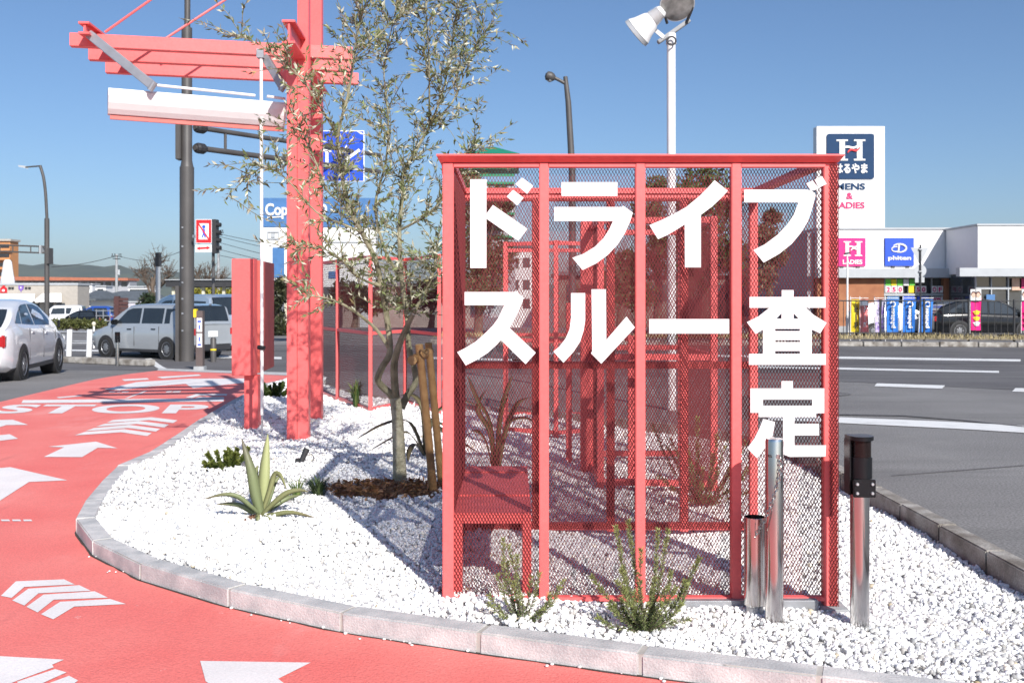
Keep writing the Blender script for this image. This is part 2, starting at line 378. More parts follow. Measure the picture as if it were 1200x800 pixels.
for c in [[(3, 465), (62, 408), (250, 400), (292, 420), (95, 430), (45, 473)], [(48, 483), (110, 437), (310, 423), (355, 445), (150, 455), (95, 503)],
          [(103, 508), (170, 460), (370, 447), (422, 472), (210, 480), (147, 530)], [(160, 537), (235, 488), (430, 477), (492, 497), (290, 507), (208, 557)]]:
    lmark(crop(0, 560, 3.333, c), 'lane_chevron')
lmark([(-45, 768), (75, 774.5), (61, 780.5), (63, 783.5), (21, 799), (-20, 815), (-90, 800)], 'lane_arrow')
lmark([(20, 800.5), (64.5, 785.6), (78, 789.5), (48, 803), (25, 815)], 'lane_chevron'); lmark([(58, 802), (81, 793.5), (91.5, 799), (70, 815)], 'lane_chevron')
lmark([(234.6, 776), (364, 778), (326, 797), (345, 812), (440, 855), (330, 860), (241, 800)], 'lane_arrow')

# STOP painted flat on the lane
def ground_text(body, x0, x1, y0, y1):
    c = bpy.data.curves.new('stop_lettering', 'FONT'); c.body = body; c.offset = .035; c.space_character = 1.08
    o = bpy.data.objects.new('t', c); me = bpy.data.meshes.new_from_object(o); bpy.data.objects.remove(o)
    co = np.array([v.co[:] for v in me.vertices]); mn, mx = co.min(0), co.max(0)
    for v in me.vertices:
        u = (v.co.x - mn[0]) / (mx[0] - mn[0]); t = (v.co.y - mn[1]) / (mx[1] - mn[1])
        v.co = (x0 + (x1 - x0) * u - .25 * t, y0 + (y1 - y0) * t, .0085)
    me.name = 'stop_lettering'; me.materials.append(M['mark'])
    o = bpy.data.objects.new('stop_lettering', me); col.objects.link(o); return tag(o, kind='structure')
ground_text('STOP', -6.75, -3.95, 13.15, 14.25)

# ------------------------------------------------------------------ planted island: kerb, bed, pebbles
kerb = MB()
kerb_root = bpy.data.objects.new('kerb', None); col.objects.link(kerb_root); kerb_root['kind'] = 'structure'
KW = .118
def offs(P, i, w_):
    a = P[max(i - 1, 0)]; b = P[min(i + 1, len(P) - 1)]; t = (b - a).normalized(); return P[i] + Vector((t.y, -t.x, 0)) * w_
# the inner side lies to the right of the travel direction chosen here
KI = [offs(KO, i, KW) for i in range(len(KO))]
isl_c = Vector((-.5, 7, kz))
if (KI[5] - isl_c).length > (KO[5] - isl_c).length: KI = [offs(KO, i, -KW) for i in range(len(KO))]
for i in range(len(KO) - 1):
    a, b, c, d_ = KO[i], KO[i + 1], KI[i + 1], KI[i]
    n = max(1, round((b - a).length / .72))
    for k in range(n):
        t0, t1 = k / n, (k + 1) / n; L = (b - a).length / n; g = .005 / L
        e0, e1 = t0 + g / n, t1 - g / n
        o0, o1, i1, i0 = a.lerp(b, e0), a.lerp(b, e1), d_.lerp(c, e1), d_.lerp(c, e0)
        dz = R.uniform(-.004, .004); tw = R.uniform(-.004, .004)
        sh = [Vector((0, 0, -.12))] * 4
        up = [Vector((tw, 0, dz)), Vector((-tw, 0, dz + R.uniform(-.002, .002))), Vector((-tw, 0, dz)), Vector((tw, 0, dz))]
        top = [o0 + up[0], o1 + up[1], i1 + up[2], i0 + up[3]]
        MB().hexa([p + s_ for p, s_ in zip([o0, o1, i1, i0], sh)] + top).build('kerb_stone', 'kerb', kerb_root, bevel=.007)
mo = MB()
for i in range(len(KO) - 1):
    a, b, c, d_ = [p.copy() for p in (KO[i], KO[i + 1], KI[i + 1], KI[i])]
    ins = .007; zt = -.006
    ao, bo = a.lerp(d_, ins / KW), b.lerp(c, ins / KW); ci, di = c.lerp(b, ins / KW), d_.lerp(a, ins / KW)
    mo.hexa([p + Vector((0, 0, -.12)) for p in (ao, bo, ci, di)] + [p + Vector((0, 0, zt)) for p in (ao, bo, ci, di)])
mo.build('mortar_bed', 'mortar', kerb_root)
# right-hand kerb, weathered
RK = [Vector((2.50, 1.2 + .6 * i, .168)) for i in range(14)] + [Vector((2.44, 9.5, .168)), Vector((2.2, 10.1, .15)), Vector((1.75, 10.7, .15)), Vector((1.1, 11.4, .15)), Vector((.2, 12.2, .15)), Vector((-1.2, 13.4, .13)), Vector((-2.3, 14.7, .12)), Vector((-3.0, 16.3, .10)), Vector((-3.3, 17.9, .095))]
rk_root = bpy.data.objects.new('road_kerb', None); col.objects.link(rk_root); rk_root['kind'] = 'structure'
for i in range(len(RK) - 1):
    a, b = RK[i], RK[i + 1]; t = (b - a).normalized(); nrm = Vector((t.y, -t.x, 0)) * .125
    g = t * .003; a2, b2 = a + g, b - g
    if (a + nrm - isl_c).length < (a - nrm - isl_c).length: nrm = -nrm
    dz = Vector((0, 0, R.uniform(-.004, .004)))
    MB().hexa([p - Vector((0, 0, .2)) for p in (a2, b2, b2 + nrm, a2 + nrm)] + [a2 + dz, b2 + dz, b2 + nrm * .9 + dz, a2 + nrm * .9 + dz]).build('kerb_stone', 'kerbold', rk_root, bevel=.008)
# bed
ISL = [(p.x, p.y) for p in KI[1:]] + [(p.x, p.y) for p in reversed(RK)]
GZ = .042
def gr(x, y):
    t = np.clip((.95 - x) / 1.25, 0, 1); return GZ + .04 * t * t * (3 - 2 * t)
bm = bmesh.new(); f = bm.faces.new([bm.verts.new((x, y, GZ)) for x, y in ISL]); bmesh.ops.triangulate(bm, faces=[f])
for v in bm.verts: v.co.z = .03
for ax, rng_ in (((1, 0, 0), np.arange(-4.2, 2.7, .3)), ((0, 1, 0), np.arange(3, 18, .5))):
    for c in rng_: bmesh.ops.bisect_plane(bm, geom=bm.verts[:] + bm.edges[:] + bm.faces[:], plane_co=tuple(float(c) * a for a in ax), plane_no=ax)
for v in bm.verts: v.co.z = float(gr(v.co.x, v.co.y)) - .006
bmesh.ops.recalc_face_normals(bm, faces=bm.faces)
me = bpy.data.meshes.new('gravel_bed'); bm.to_mesh(me); bm.free(); me.materials.append(M['bed'])
o = bpy.data.objects.new('gravel_bed', me); col.objects.link(o); o['kind'] = 'structure'
rng = np.random.default_rng(3)
MULCH = (W(452, 575, .08), .42, .33)
def mound(x, y): return .012 * np.sin(x * 2.1 + .5) * np.sin(y * 1.7) + .007 * np.sin(x * 5.3 + y * 3.1)
def scatter(n, ymin, ymax, r0, r1, base_v, base_f, name_seed):
    xs_ = [p[0] for p in ISL]; yy_ = [p[1] for p in ISL]
    x = rng.uniform(min(xs_), max(xs_), n * 6); y = rng.uniform(max(min(yy_), ymin), min(max(yy_), ymax), n * 6)
    ok = inside(ISL, x, y)
    mc, ma, mb_ = MULCH
    ok &= (((x - mc.x) / ma) ** 2 + ((y - mc.y) / mb_) ** 2 > 1 + .25 * np.sin(7 * np.arctan2(y - mc.y, x - mc.x)))
    vis = (np.abs(x / np.maximum(y, .5)) < .72)
    ok &= vis
    x, y = x[ok][:n], y[ok][:n]; n = len(x)
    r = rng.uniform(r0, r1, n) * rng.choice([.6, .8, 1, 1, 1.35], n)
    z = gr(x, y) + mound(x, y) + rng.uniform(-.003, .009, n) + .006
    nv = len(base_v)
    V = base_v[None] * (1 + rng.uniform(-.22, .22, (n, nv, 1)))
    S = np.stack([rng.uniform(.8, 1.3, n), rng.uniform(.7, 1.1, n), rng.uniform(.5, .8, n)], 1)
    V = V * S[:, None, :] * r[:, None, None]
    q = rng.normal(size=(n, 4)); q[:, 1:3] *= .55; q /= np.linalg.norm(q, axis=1)[:, None]
    w_, a, b, c = q.T
    RM = np.stack([np.stack([1 - 2 * (b * b + c * c), 2 * (a * b - c * w_), 2 * (a * c + b * w_)], 1), np.stack([2 * (a * b + c * w_), 1 - 2 * (a * a + c * c), 2 * (b * c - a * w_)], 1), np.stack([2 * (a * c - b * w_), 2 * (b * c + a * w_), 1 - 2 * (a * a + b * b)], 1)], 1)
    V = np.einsum('nij,nkj->nki', RM, V) + np.stack([x, y, z], 1)[:, None]
    Fc = base_f[None] + (np.arange(n) * nv)[:, None, None]
    g = rng.uniform(.86, .96, n); g = np.where(rng.random(n) < .09, rng.uniform(.40, .65, n), g)
    # the corner by the posts holds more grey stones
    mixn = (np.clip((x - .9) / 1.2, 0, 1) * np.clip((5.2 - y) / 1.2, 0, 1)); g = np.where(rng.random(n) < mixn * .42, rng.uniform(.28, .55, n), g)
    warm = rng.uniform(-.02, .03, n) + np.where(rng.random(n) < .03, .12, 0)
    T = np.clip(np.stack([g + warm * .6, g, g - warm], 1), 0, 1)
    return V.reshape(-1, 3), Fc.reshape(-1), np.repeat(T, nv, 0)
phi = (1 + 5 ** .5) / 2
ico = np.array([(-1, phi, 0), (1, phi, 0), (-1, -phi, 0), (1, -phi, 0), (0, -1, phi), (0, 1, phi), (0, -1, -phi), (0, 1, -phi), (phi, 0, -1), (phi, 0, 1), (-phi, 0, -1), (-phi, 0, 1)]) / 1.9
icof = np.array([(0, 11, 5), (0, 5, 1), (0, 1, 7), (0, 7, 10), (0, 10, 11), (1, 5, 9), (5, 11, 4), (11, 10, 2), (10, 7, 6), (7, 1, 8), (3, 9, 4), (3, 4, 2), (3, 2, 6), (3, 6, 8), (3, 8, 9), (4, 9, 5), (2, 4, 11), (6, 2, 10), (8, 6, 7), (9, 8, 1)])
octa = np.array([(1, 0, 0), (-1, 0, 0), (0, 1, 0), (0, -1, 0), (0, 0, 1), (0, 0, -1)], float)
octf = np.array([(0, 2, 4), (2, 1, 4), (1, 3, 4), (3, 0, 4), (2, 0, 5), (1, 2, 5), (3, 1, 5), (0, 3, 5)])
parts = [scatter(43000, 2.5, 6.8, .0088, .0150, ico, icof, 1), scatter(31000, 6.8, 11, .012, .019, octa, octf, 2), scatter(13000, 11, 18, .022, .034, octa, octf, 3)]
vo = 0; VV, FF, TT = [], [], []
for v_, f_, t_ in parts: VV.append(v_); FF.append(f_ + vo); TT.append(t_); vo += len(v_)
o = np_mesh('white_gravel', np.concatenate(VV), np.concatenate(FF), 3, 'stone', tint=np.concatenate(TT)); tag(o, kind='stuff')

jt_o = [offs(KO, i, KW) for i in range(len(KO))]
sgn_ = -1 if (KI[5] - offs(KO, 5, KW)).length < 1e-6 else 1
jo = [offs(KO, i, sgn_ * .016) for i in range(len(KO))]; ji = [offs(KO, i, -sgn_ * .02) for i in range(len(KO))]
mj = MB()
for i in range(1, len(KO) - 2):
    n_ = max(2, int((KO[i + 1] - KO[i]).length / .08)); 
    for k in range(n_):
        t0, t1 = k / n_, (k + 1) / n_; w0, w1 = [.3 + .7 * abs(math.sin(37.1 * (i + t) + 11 * math.sin(9 * (i + t)))) for t in (t0, t1)]
        a0, a1 = KO[i].lerp(KO[i + 1], t0), KO[i].lerp(KO[i + 1], t1); b0, b1 = jo[i].lerp(jo[i + 1], t0), jo[i].lerp(jo[i + 1], t1); c0, c1 = ji[i].lerp(ji[i + 1], t0), ji[i].lerp(ji[i + 1], t1)
        q_ = [c0, c1, a1.lerp(b1, w1), a0.lerp(b0, w0)]; mj.add([(v.x, v.y, .0062) for v in q_], [(0, 1, 2, 3)])
mj.build('kerb_joint', mat('dirt_filled_joint', (.05, .04, .035), .95, var=.3, vscale=20), kerb_root)
n_ = 34; P_ = []
for k in range(n_):
    i = R.choice((1, 2, 3, 4, 4, 5, 5, 6, 7)); p_ = KO[i].lerp(KO[i + 1], R.random()) + (jo[i] - KO[i]).normalized() * abs(R.gauss(0, .035)); P_.append((p_.x, p_.y, .011))
P_ = np.array(P_); V_ = ico[None] * rng.uniform(.004, .010, (n_, 1, 1)) * (1 + rng.uniform(-.2, .2, (n_, 12, 1))) * np.array([1.1, 1, .7]) + P_[:, None]
g_ = rng.uniform(.5, .9, (n_, 1)) * np.array([[1, .99, .97]])
tag(np_mesh('spilled_pebbles', V_.reshape(-1, 3), (icof[None] + (np.arange(n_) * 12)[:, None, None]).reshape(-1), 3, 'stone', None, np.repeat(g_, 12, 0)), kind='stuff')

# ------------------------------------------------------------------ expanded metal and red frames
def expanded(p0, ux, W_, H_, cw, chh, th, dep, nrm):
    """Expanded metal: zigzag strands of slanted ribbon. p0 lower-left corner, ux unit vector along, z up, nrm the outward side. -> verts, quads"""
    ux = np.array(ux, float); nr = np.array(nrm, float); p0 = np.array(p0, float)
    ns = int(W_ / (cw / 2)); nr_ = int(H_ / (chh / 2)); s = np.arange(ns + 1); r = np.arange(nr_ + 1)
    # strand k swings between x = k*cw/2 -+ cw/4
    S, Rr = np.meshgrid(s, r, indexing='ij')
    X = (S + .5) * cw / 2 + np.where((S + Rr) % 2 == 0, -1, 1) * cw / 4 * .86
    X = np.clip(X, 0, W_); Z = Rr * chh / 2
    # cross-section: ribbon leaning out at the top
    # ribbon leaning about the long axis, its outward face turned along -ux
    a_, b_ = dep * .5, dep * .01; L_ = math.hypot(a_, b_); tx, ty = a_ / L_ * th / 2, -b_ / L_ * th / 2
    cs = [(b_ + tx, a_ + ty, 0), (b_ - tx, a_ - ty, 0), (-b_ - tx, -a_ - ty, 0), (-b_ + tx, -a_ + ty, 0)]
    V = np.stack([p0 + (X + a)[..., None] * ux + (np.full_like(X, b_))[..., None] * nr + (Z + c_)[..., None] * np.array([0, 0, 1.0]) for a, b_, c_ in cs], 2)
    n1 = nr_ + 1; idx = (np.arange((ns + 1) * n1 * 4)).reshape(ns + 1, n1, 4); qs = []
    for k in range(4):
        k2 = (k + 1) % 4
        qs.append(np.stack([idx[:, :-1, k], idx[:, :-1, k2], idx[:, 1:, k2], idx[:, 1:, k]], -1).reshape(-1, 4))
    return V.reshape(-1, 3), np.concatenate(qs).reshape(-1)
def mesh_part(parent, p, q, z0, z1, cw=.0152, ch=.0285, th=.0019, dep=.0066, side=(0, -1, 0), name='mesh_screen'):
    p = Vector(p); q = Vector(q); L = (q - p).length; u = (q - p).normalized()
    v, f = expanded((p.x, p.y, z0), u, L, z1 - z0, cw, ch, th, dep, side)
    o = np_mesh(name, v, f, 4, 'redmesh_shaded', parent); o['kind'] = 'stuff'; return o

# ------------------------------------------------------------------ the lettered sign box
FY, BY = 4.78, 6.27                      # front and back planes
SX0, SX1, SZ0, SZT = -.335, 1.525, .075, 2.128
S = thing('sign_box', ((SX0 + SX1) / 2, FY, .07), 'large red mesh box bearing big white Japanese characters, beside two steel posts', 'sign')
def post(x0, x1, y0, y1, z0, z1, name='post', par=None, m='red'): return MB().box((x0, y0, z0), (x1, y1, z1)).build(name, m, par or S, bevel=.003)
fx = [(518.6, 531.5), (632, 643.2), (745, 756.3), (857.5, 869)]
for a, b in fx: post((a - 600) / F * FY, (b - 600) / F * FY, FY, FY + .05, SZ0, SZT - .002)
post((966.5 - 600) / F * FY, SX1, FY + .012, FY + .06, SZ0 - .02, SZT - .002)
bxs = [-.315, .146, .60, 1.047, 1.47]
for i, x in enumerate(bxs): post(x - .024, x + .024, BY - .05, BY, SZ0, SZT - .002)
# rails
MB().box((SX0 + .052, FY + .003, SZT - .022), (SX1 - .06, FY + .045, SZT - .003)).build('rail', 'red', S, bevel=.002)
MB().box((SX0 + .052, FY + .003, SZ0 + .005), (SX1 - .06, FY + .045, SZ0 + .024)).build('rail', 'red', S, bevel=.002)
for z in (SZT - .045, 1.065, SZ0 + .01): MB().box((bxs[0] + .026, BY - .047, z), (bxs[-1] - .026, BY - .003, z + .042)).build('rail', 'red', S, bevel=.002)
for x in (SX0 + .003,):
    for z in (SZT - .045, 1.065, SZ0 + .01): MB().box((x, FY + .062, z), (x + .044, BY - .052, z + .042)).build('rail', 'red', S, bevel=.002)
# cornice: tapered, thin lip on top
cz0, cz1 = SZT, SZT + .024; o_ = .042; os_ = .012
RW = .06
I0 = [(SX0, FY), (SX1, FY), (SX1, BY), (SX0, BY)]; O0 = [(SX0 - os_, FY - o_), (SX1 + os_, FY - o_), (SX1 + os_, BY + os_), (SX0 - os_, BY + os_)]; N0 = [(SX0 + RW, FY + RW), (SX1 - RW, FY + RW), (SX1 - RW, BY - RW), (SX0 + RW, BY - RW)]
for k in range(4):
    k2 = (k + 1) % 4; p3 = lambda p, z: (p[0], p[1], z)
    MB().hexa([p3(I0[k], cz0), p3(I0[k2], cz0), p3(N0[k2], cz0), p3(N0[k], cz0), p3(O0[k], cz1), p3(O0[k2], cz1), p3(N0[k2], cz1), p3(N0[k], cz1)]).build('cornice', 'red', S)
    e = .003; ox = [(x + (e if x > .6 else -e), y + (e if y > 5.5 else -e)) for x, y in O0]
    MB().hexa([p3(ox[k], cz1 + .001), p3(ox[k2], cz1 + .001), p3(N0[k2], cz1 + .001), p3(N0[k], cz1 + .001), p3(ox[k], cz1 + .009), p3(ox[k2], cz1 + .009), p3(N0[k2], cz1 + .009), p3(N0[k], cz1 + .009)]).build('cornice_lip', 'red', S)
# expanded metal: front, sides, back
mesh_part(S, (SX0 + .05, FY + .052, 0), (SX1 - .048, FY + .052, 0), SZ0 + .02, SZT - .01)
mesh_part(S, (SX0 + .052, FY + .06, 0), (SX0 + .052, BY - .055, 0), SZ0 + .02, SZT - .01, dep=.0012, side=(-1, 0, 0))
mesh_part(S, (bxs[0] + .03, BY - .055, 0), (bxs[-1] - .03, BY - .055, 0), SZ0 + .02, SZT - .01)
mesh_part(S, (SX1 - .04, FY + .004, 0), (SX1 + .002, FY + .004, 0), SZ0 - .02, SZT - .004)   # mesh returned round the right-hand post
# steel base plates
MB().box((.735, FY - .035, .052), (1.10, FY + .02, .094)).build('base_plate', 'galv', S, bevel=.003)
MB().box((1.103, FY - .037, .052), (1.42, FY + .02, .096)).build('base_plate', 'galv', S, bevel=.003)
MB().box((.98, FY - .05, .02), (1.36, FY + .03, .05)).build('base_block', 'concrete', S, bevel=.004)
MB().box((1.435, FY - .05, .0), (1.565, FY + .10, .056)).build('base_block', 'concrete', S, bevel=.006)
# low step inside, front-left
def ibar(lo, hi, n='step_frame'): return MB().box(lo, hi).build(n, 'red', S, bevel=.002)
sx0, sx1 = -.278, .092; sz = .475
ibar((sx0, FY + .075, SZ0), (sx0 + .043, FY + .115, sz)); ibar((sx1 - .043, FY + .075, SZ0), (sx1, FY + .115, sz))
ibar((sx0 + .044, FY + .077, sz - .048), (sx1 - .044, FY + .113, sz))
for i, (ya, yb) in enumerate(((FY + .118, 5.30), (5.31, 5.66), (5.67, 6.0), (6.01, BY - .06))): ibar((sx0, ya, sz - .03 + .006 * (i % 2)), (sx1, yb, sz - .004 + .006 * (i % 2)), 'step_board')
ibar((sx0, BY - .12, SZ0), (sx0 + .04, BY - .075, sz - .032)); ibar((sx1 - .04, BY - .12, SZ0), (sx1, BY - .075, sz - .032))

# letters
def px3(y): return lambda x, z: ((x - 600) / F * y, y, CH - (z - HOR) / F * y)
LY = FY - .012
L_ = [
 ('do', [[(140, 68), (267, 68), (267, 335), (318, 268), (588, 455), (515, 548), (267, 375), (267, 760), (140, 760)], [(475, 150), (558, 212), (508, 272), (425, 203)], [(545, 55), (632, 118), (585, 182), (493, 105)]], (530, 200, 6.667)),
 ('su', [[(105, 88), (528, 88), (542, 79), (608, 138), (590, 190), (560, 265), (490, 395), (712, 605), (625, 702), (415, 497), (370, 545), (300, 608), (210, 665), (115, 713), (42, 600), (110, 565), (200, 510), (290, 430), (350, 368), (395, 305), (443, 200), (105, 200)]], (530, 330, 7.273)),
 ('ra', [[(120, 90), (557, 90), (557, 198), (120, 198)], [(63, 284), (590, 284), (602, 274), (678, 328), (655, 400), (615, 490), (560, 575), (480, 660), (390, 725), (285, 776), (205, 680), (290, 650), (380, 595), (450, 525), (495, 455), (522, 394), (63, 394)]], (640, 200, 6.667)),
 ('ru', [[(212, 97), (333, 97), (333, 330), (320, 415), (290, 510), (235, 595), (148, 690), (62, 595), (115, 550), (165, 485), (200, 405), (212, 310)], [(387, 65), (510, 65), (513, 495), (685, 297), (757, 390), (470, 698), (383, 610), (393, 590)]], (640, 330, 7.273)),
 ('i', [[(550, 75), (653, 158), (600, 215), (530, 280), (443, 345), (443, 755), (318, 755), (316, 420), (250, 462), (180, 503), (108, 535), (40, 425), (130, 388), (230, 340), (330, 283), (430, 200), (500, 130)]], (755, 200, 6.667)),
 ('bar', [[(83, 535), (458, 535), (458, 603), (83, 603)]], (740, 240, 4)),
 ('bu', [[(48, 148), (522, 148), (560, 152), (600, 175), (605, 195), (580, 290), (545, 395), (490, 485), (420, 570), (320, 650), (200, 718), (120, 620), (210, 575), (310, 500), (385, 420), (435, 345), (472, 248), (48, 248)], [(532, 101), (582, 77), (626, 134), (604, 150), (572, 158)], [(597, 71), (655, 42), (692, 104), (633, 132)]], (865, 200, 6.667)),
 ('sa', [[(372, 72), (473, 72), (473, 130), (745, 130), (745, 222), (578, 222), (640, 280), (755, 350), (700, 440), (628, 408), (628, 615), (748, 615), (748, 708), (92, 708), (92, 615), (212, 615), (212, 408), (150, 446), (75, 345), (175, 295), (268, 222), (97, 222), (97, 130), (372, 130)],
         [(325, 315), (370, 315), (370, 268)], [(473, 268), (473, 315), (517, 315)], [(315, 402), (527, 402), (527, 420), (315, 420)], [(315, 497), (527, 497), (527, 515), (315, 515)], [(315, 590), (527, 590), (527, 615), (315, 615)]], (865, 330, 7.275)),
 ('tei', [[(370, 83), (467, 83), (467, 145), (735, 145), (735, 355), (665, 355), (665, 388), (480, 388), (480, 447), (690, 447), (690, 545), (480, 545), (480, 630), (750, 630), (745, 725), (440, 728), (383, 705), (383, 388), (175, 388), (175, 352), (105, 352), (105, 145), (370, 145)], [(212, 240), (632, 240), (632, 292), (212, 292)],
          [(215, 405), (315, 430), (295, 545), (245, 635), (160, 738), (78, 655), (140, 570), (185, 480)]], (865, 435, 7.275)),
]
for nm, loops, (ox, oy, s_) in L_:
    loops = [crop(ox, oy, s_, l) for l in loops]; q = MB()
    if nm == 'sa': groups = [loops]
    elif nm == 'tei': groups = [loops[:2], loops[2:]]
    else: groups = [[l] for l in loops]
    for gi, g in enumerate(groups): q.prism(g, px3(LY - .0008 * gi), (0, .004, 0))
    o = q.build('letter', 'letter', S)

# ------------------------------------------------------------------ mesh enclosures behind
def enclosure(name, pts, z1, label, mid=(1.03,), th=.045, cell=.026, closed=False, group=None, cat='fence', lower=True):
    P = [Vector((x, y, 0)) for x, y in pts]
    T = thing(name, (P[0].x, P[0].y, .07), label, cat, group)
    for p in P: MB().box((p.x - th / 2, p.y - th / 2, .05), (p.x + th / 2, p.y + th / 2, z1)).build('post', 'red', T, bevel=.002)
    segs = list(zip(P, P[1:] + P[:1])) if closed else list(zip(P, P[1:]))
    for a, b in segs:
        u = (b - a).normalized(); a2, b2 = a + u * (th / 2 + .003), b - u * (th / 2 + .003)
        for z in [z1 - th] + list(mid) + ([.09] if lower else []):
            MB().bar(a2 + Vector((0, 0, z + th / 2 - .002)), b2 + Vector((0, 0, z + th / 2 - .002)), th * .9, th * .9).build('rail', 'red', T)
        nrm = Vector((u.y, -u.x, 0))
        if nrm.y > 0: nrm = -nrm
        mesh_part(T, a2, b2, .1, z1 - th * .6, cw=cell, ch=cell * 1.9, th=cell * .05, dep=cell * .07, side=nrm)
    return T
enclosure('mesh_fence', [(-2.85, 15.1), (-2.40, 14.1), (-1.755, 12.7), (-1.42, 13.6), (-.88, 12.4)], 2.02, 'low red mesh fence with two rails behind the olive tree, folded like a screen', cell=.034)
enclosure('mesh_cage', [(-.07, 10.8), (.45, 10.5), (.86, 10.75), (.86, 12.2), (-.07, 12.2)], 2.08, 'red mesh cage farthest behind the sign box, seen between its left-hand characters', closed=True, cell=.03, cat='cage')
enclosure('mesh_cage', [(.665, 7.7), (1.5, 7.62), (1.5, 9.1), (.665, 9.1)], 2.1, 'red mesh cage of slim posts close behind the sign box, seen through its right-hand half', mid=(1.03,), th=.05, closed=True, cell=.024, cat='cage')
T = thing('red_frame_screen', (.60, 8.5, .07), 'tall red open post frame between the two mesh cages behind the sign', 'frame')
for (x, y, wd, z1) in ((.615, 8.45, .10, 2.12), (.50, 9.0, .05, 1.45), (.93, 8.0, .05, 1.2)): post(x - wd / 2, x + wd / 2, y - wd / 2, y + wd / 2, .05, z1, 'post', T)
MB().bar((.53, 9.0, 1.42), (.93, 8.03, 1.17), .045, .045).build('rail', 'red', T)
# ------------------------------------------------------------------ bollards in front of the sign
def lathe(q, c, prof, n=28, ax=None):
    """prof: (r, z) list; revolve about the vertical through c"""
    b = len(q.v); c = Vector(c)
    for r, z in prof:
        for k in range(n): a = 2 * math.pi * k / n; q.v.append((c.x + r * math.cos(a), c.y + r * math.sin(a), c.z + z))
    for i in range(len(prof) - 1):
        for k in range(n): k2 = (k + 1) % n; q.f.append((b + i * n + k, b + i * n + k2, b + (i + 1) * n + k2, b + (i + 1) * n + k))
    q.f.append(tuple(b + k for k in reversed(range(n)))); q.f.append(tuple(b + (len(prof) - 1) * n + k for k in range(n)))
    return q
def reflector_bollard(loc, label):
    T = thing('reflector_bollard', loc, label, 'bollard', None); r = .0415
    lathe(MB(), (0, 0, 0), [(r, -.06), (r, .58), (r - .002, .6)], 32).build('pipe', 'steel', T, local=True, smooth=True)
    dring = lambda r_, yb, x0=-.9: [(r_ * math.cos(a), -.012 + r_ * math.sin(a)) for a in np.linspace(math.pi, 2 * math.pi, 17)] + [(r_, yb), (-r_, yb)]
    MB().prism([dring(.0425, .04)], lambda x, y: (x + .002, y, .70), (0, 0, .111)).build('reflector', 'blackgloss', T, local=True, smooth=True)
    MB().prism([dring(.047, .043)], lambda x, y: (x + .002, y, .645), (0, 0, .092)).build('reflector_head', 'black', T, local=True, smooth=True)
    MB().prism([dring(.053, .05)], lambda x, y: (x, y - .006, .812), (0, 0, .018)).build('head_cap', 'black', T, local=True, bevel=.005)
    MB().box((-.054, -.03, .57), (-.0475, .05, .812)).build('back_plate', 'black', T, local=True, bevel=.002)
    MB().box((-.0465, -.062, .566), (.050, -.043, .644)).build('clamp_plate', 'black', T, local=True, bevel=.003)
    MB().box((-.0465, .043, .566), (.050, .052, .812)).build('clamp_plate', 'black', T, local=True, bevel=.003)
    for x in (-.032, .034):
        for z in (.585, .625):
            q = MB(); q.tube([(x, -.070, z), (x, -.0625, z)], [.006, .0075], 10); q.build('bolt', 'galv', T, local=True)
    return T
bl = W(1007.5, 727, .07)
B0 = reflector_bollard((bl.x, bl.y, .06), 'steel bollard with black reflector head, on white gravel right of the mesh box sign')
# chain bollard + its socket tube
p = W(907.5, 727, .065); r = 21 / 2 / F * p.y
T = thing('chain_bollard', (p.x, p.y, .06), 'taller polished steel post with a chain, standing before the last column of characters', 'bollard')
lathe(MB(), (p.x, p.y, 0), [(r, .03), (r, .86), (r * .93, .872), (r * .5, .878)], 36).build('pipe', 'steel', T, smooth=True)
q = MB()
for z in (.80,): q.tube([(p.x - .03, p.y - r - .001, z), (p.x - .03, p.y - r + .02, z)], .006, 10)
q.build('bolt', 'dark', T)
q = MB(); q.tube([(p.x + .006, p.y - r - .008, .80), (p.x + .006, p.y - r + .01, .80)], .010, 10); q.build('chain_eye', 'chain', T)
cpts = smooth_path([(p.x + .012, p.y - r - .012, .80), (p.x + .012, p.y - r - .016, .73), (p.x - .012, p.y - r - .012, .64), (p.x - .05, p.y - r - .004, .53), (p.x - .075, p.y + .0, .46), (p.x - .085, p.y + .02, .42)], 6)
tot = 0; acc = [0]
for a, b in zip(cpts, cpts[1:]): tot += (b - a).length; acc.append(tot)
def along(t):
    for i in range(len(acc) - 1):
        if acc[i + 1] >= t: return cpts[i].lerp(cpts[i + 1], (t - acc[i]) / (acc[i + 1] - acc[i] + 1e-9)), (cpts[i + 1] - cpts[i]).normalized()
    return cpts[-1], (cpts[-1] - cpts[-2]).normalized()
n_l = int(tot / .019); prot = None
for k in range(n_l):
    c, t = along((k + .5) * .019); u = t.cross(Vector((0, 1, 0))).normalized(); v = t.cross(u)
    sd = u if k % 2 else v; ring = []
    for j in range(14):
        a = 2 * math.pi * j / 14; ring.append(c + t * math.cos(a) * .0135 + sd * math.sin(a) * .0075)
    q = MB(); q.tube(ring + [ring[0]], .0024, 6, cap=False); q.build('chain_link', 'chain', T, smooth=True)
p2 = W(884, 707, .066); p2 = Vector(((884.5 - 600) / F * 4.72, 4.72 - .0, 0)); r2 = 25 / 2 / F * 4.72
p2 = Vector(((884.5 - 600) / F * 4.66, 4.66, 0)); r2 = 25 / 2 / F * 4.66
T = thing('socket_tube', (p2.x, p2.y, .06), 'short wide open steel tube close beside the taller chain post', 'bollard')
lathe(MB(), (p2.x, p2.y, 0), [(r2 - .004, .10), (r2, .105), (r2, .50), (r2 - .0025, .502), (r2 - .003, .46), (r2 - .003, .12)], 36).build('tube_shell', 'steel', T, smooth=True)
lathe(MB(), (p2.x, p2.y, 0), [(r2 * .8, .03), (r2 * .8, .104)], 24).build('tube_foot', 'galv', T, smooth=True)
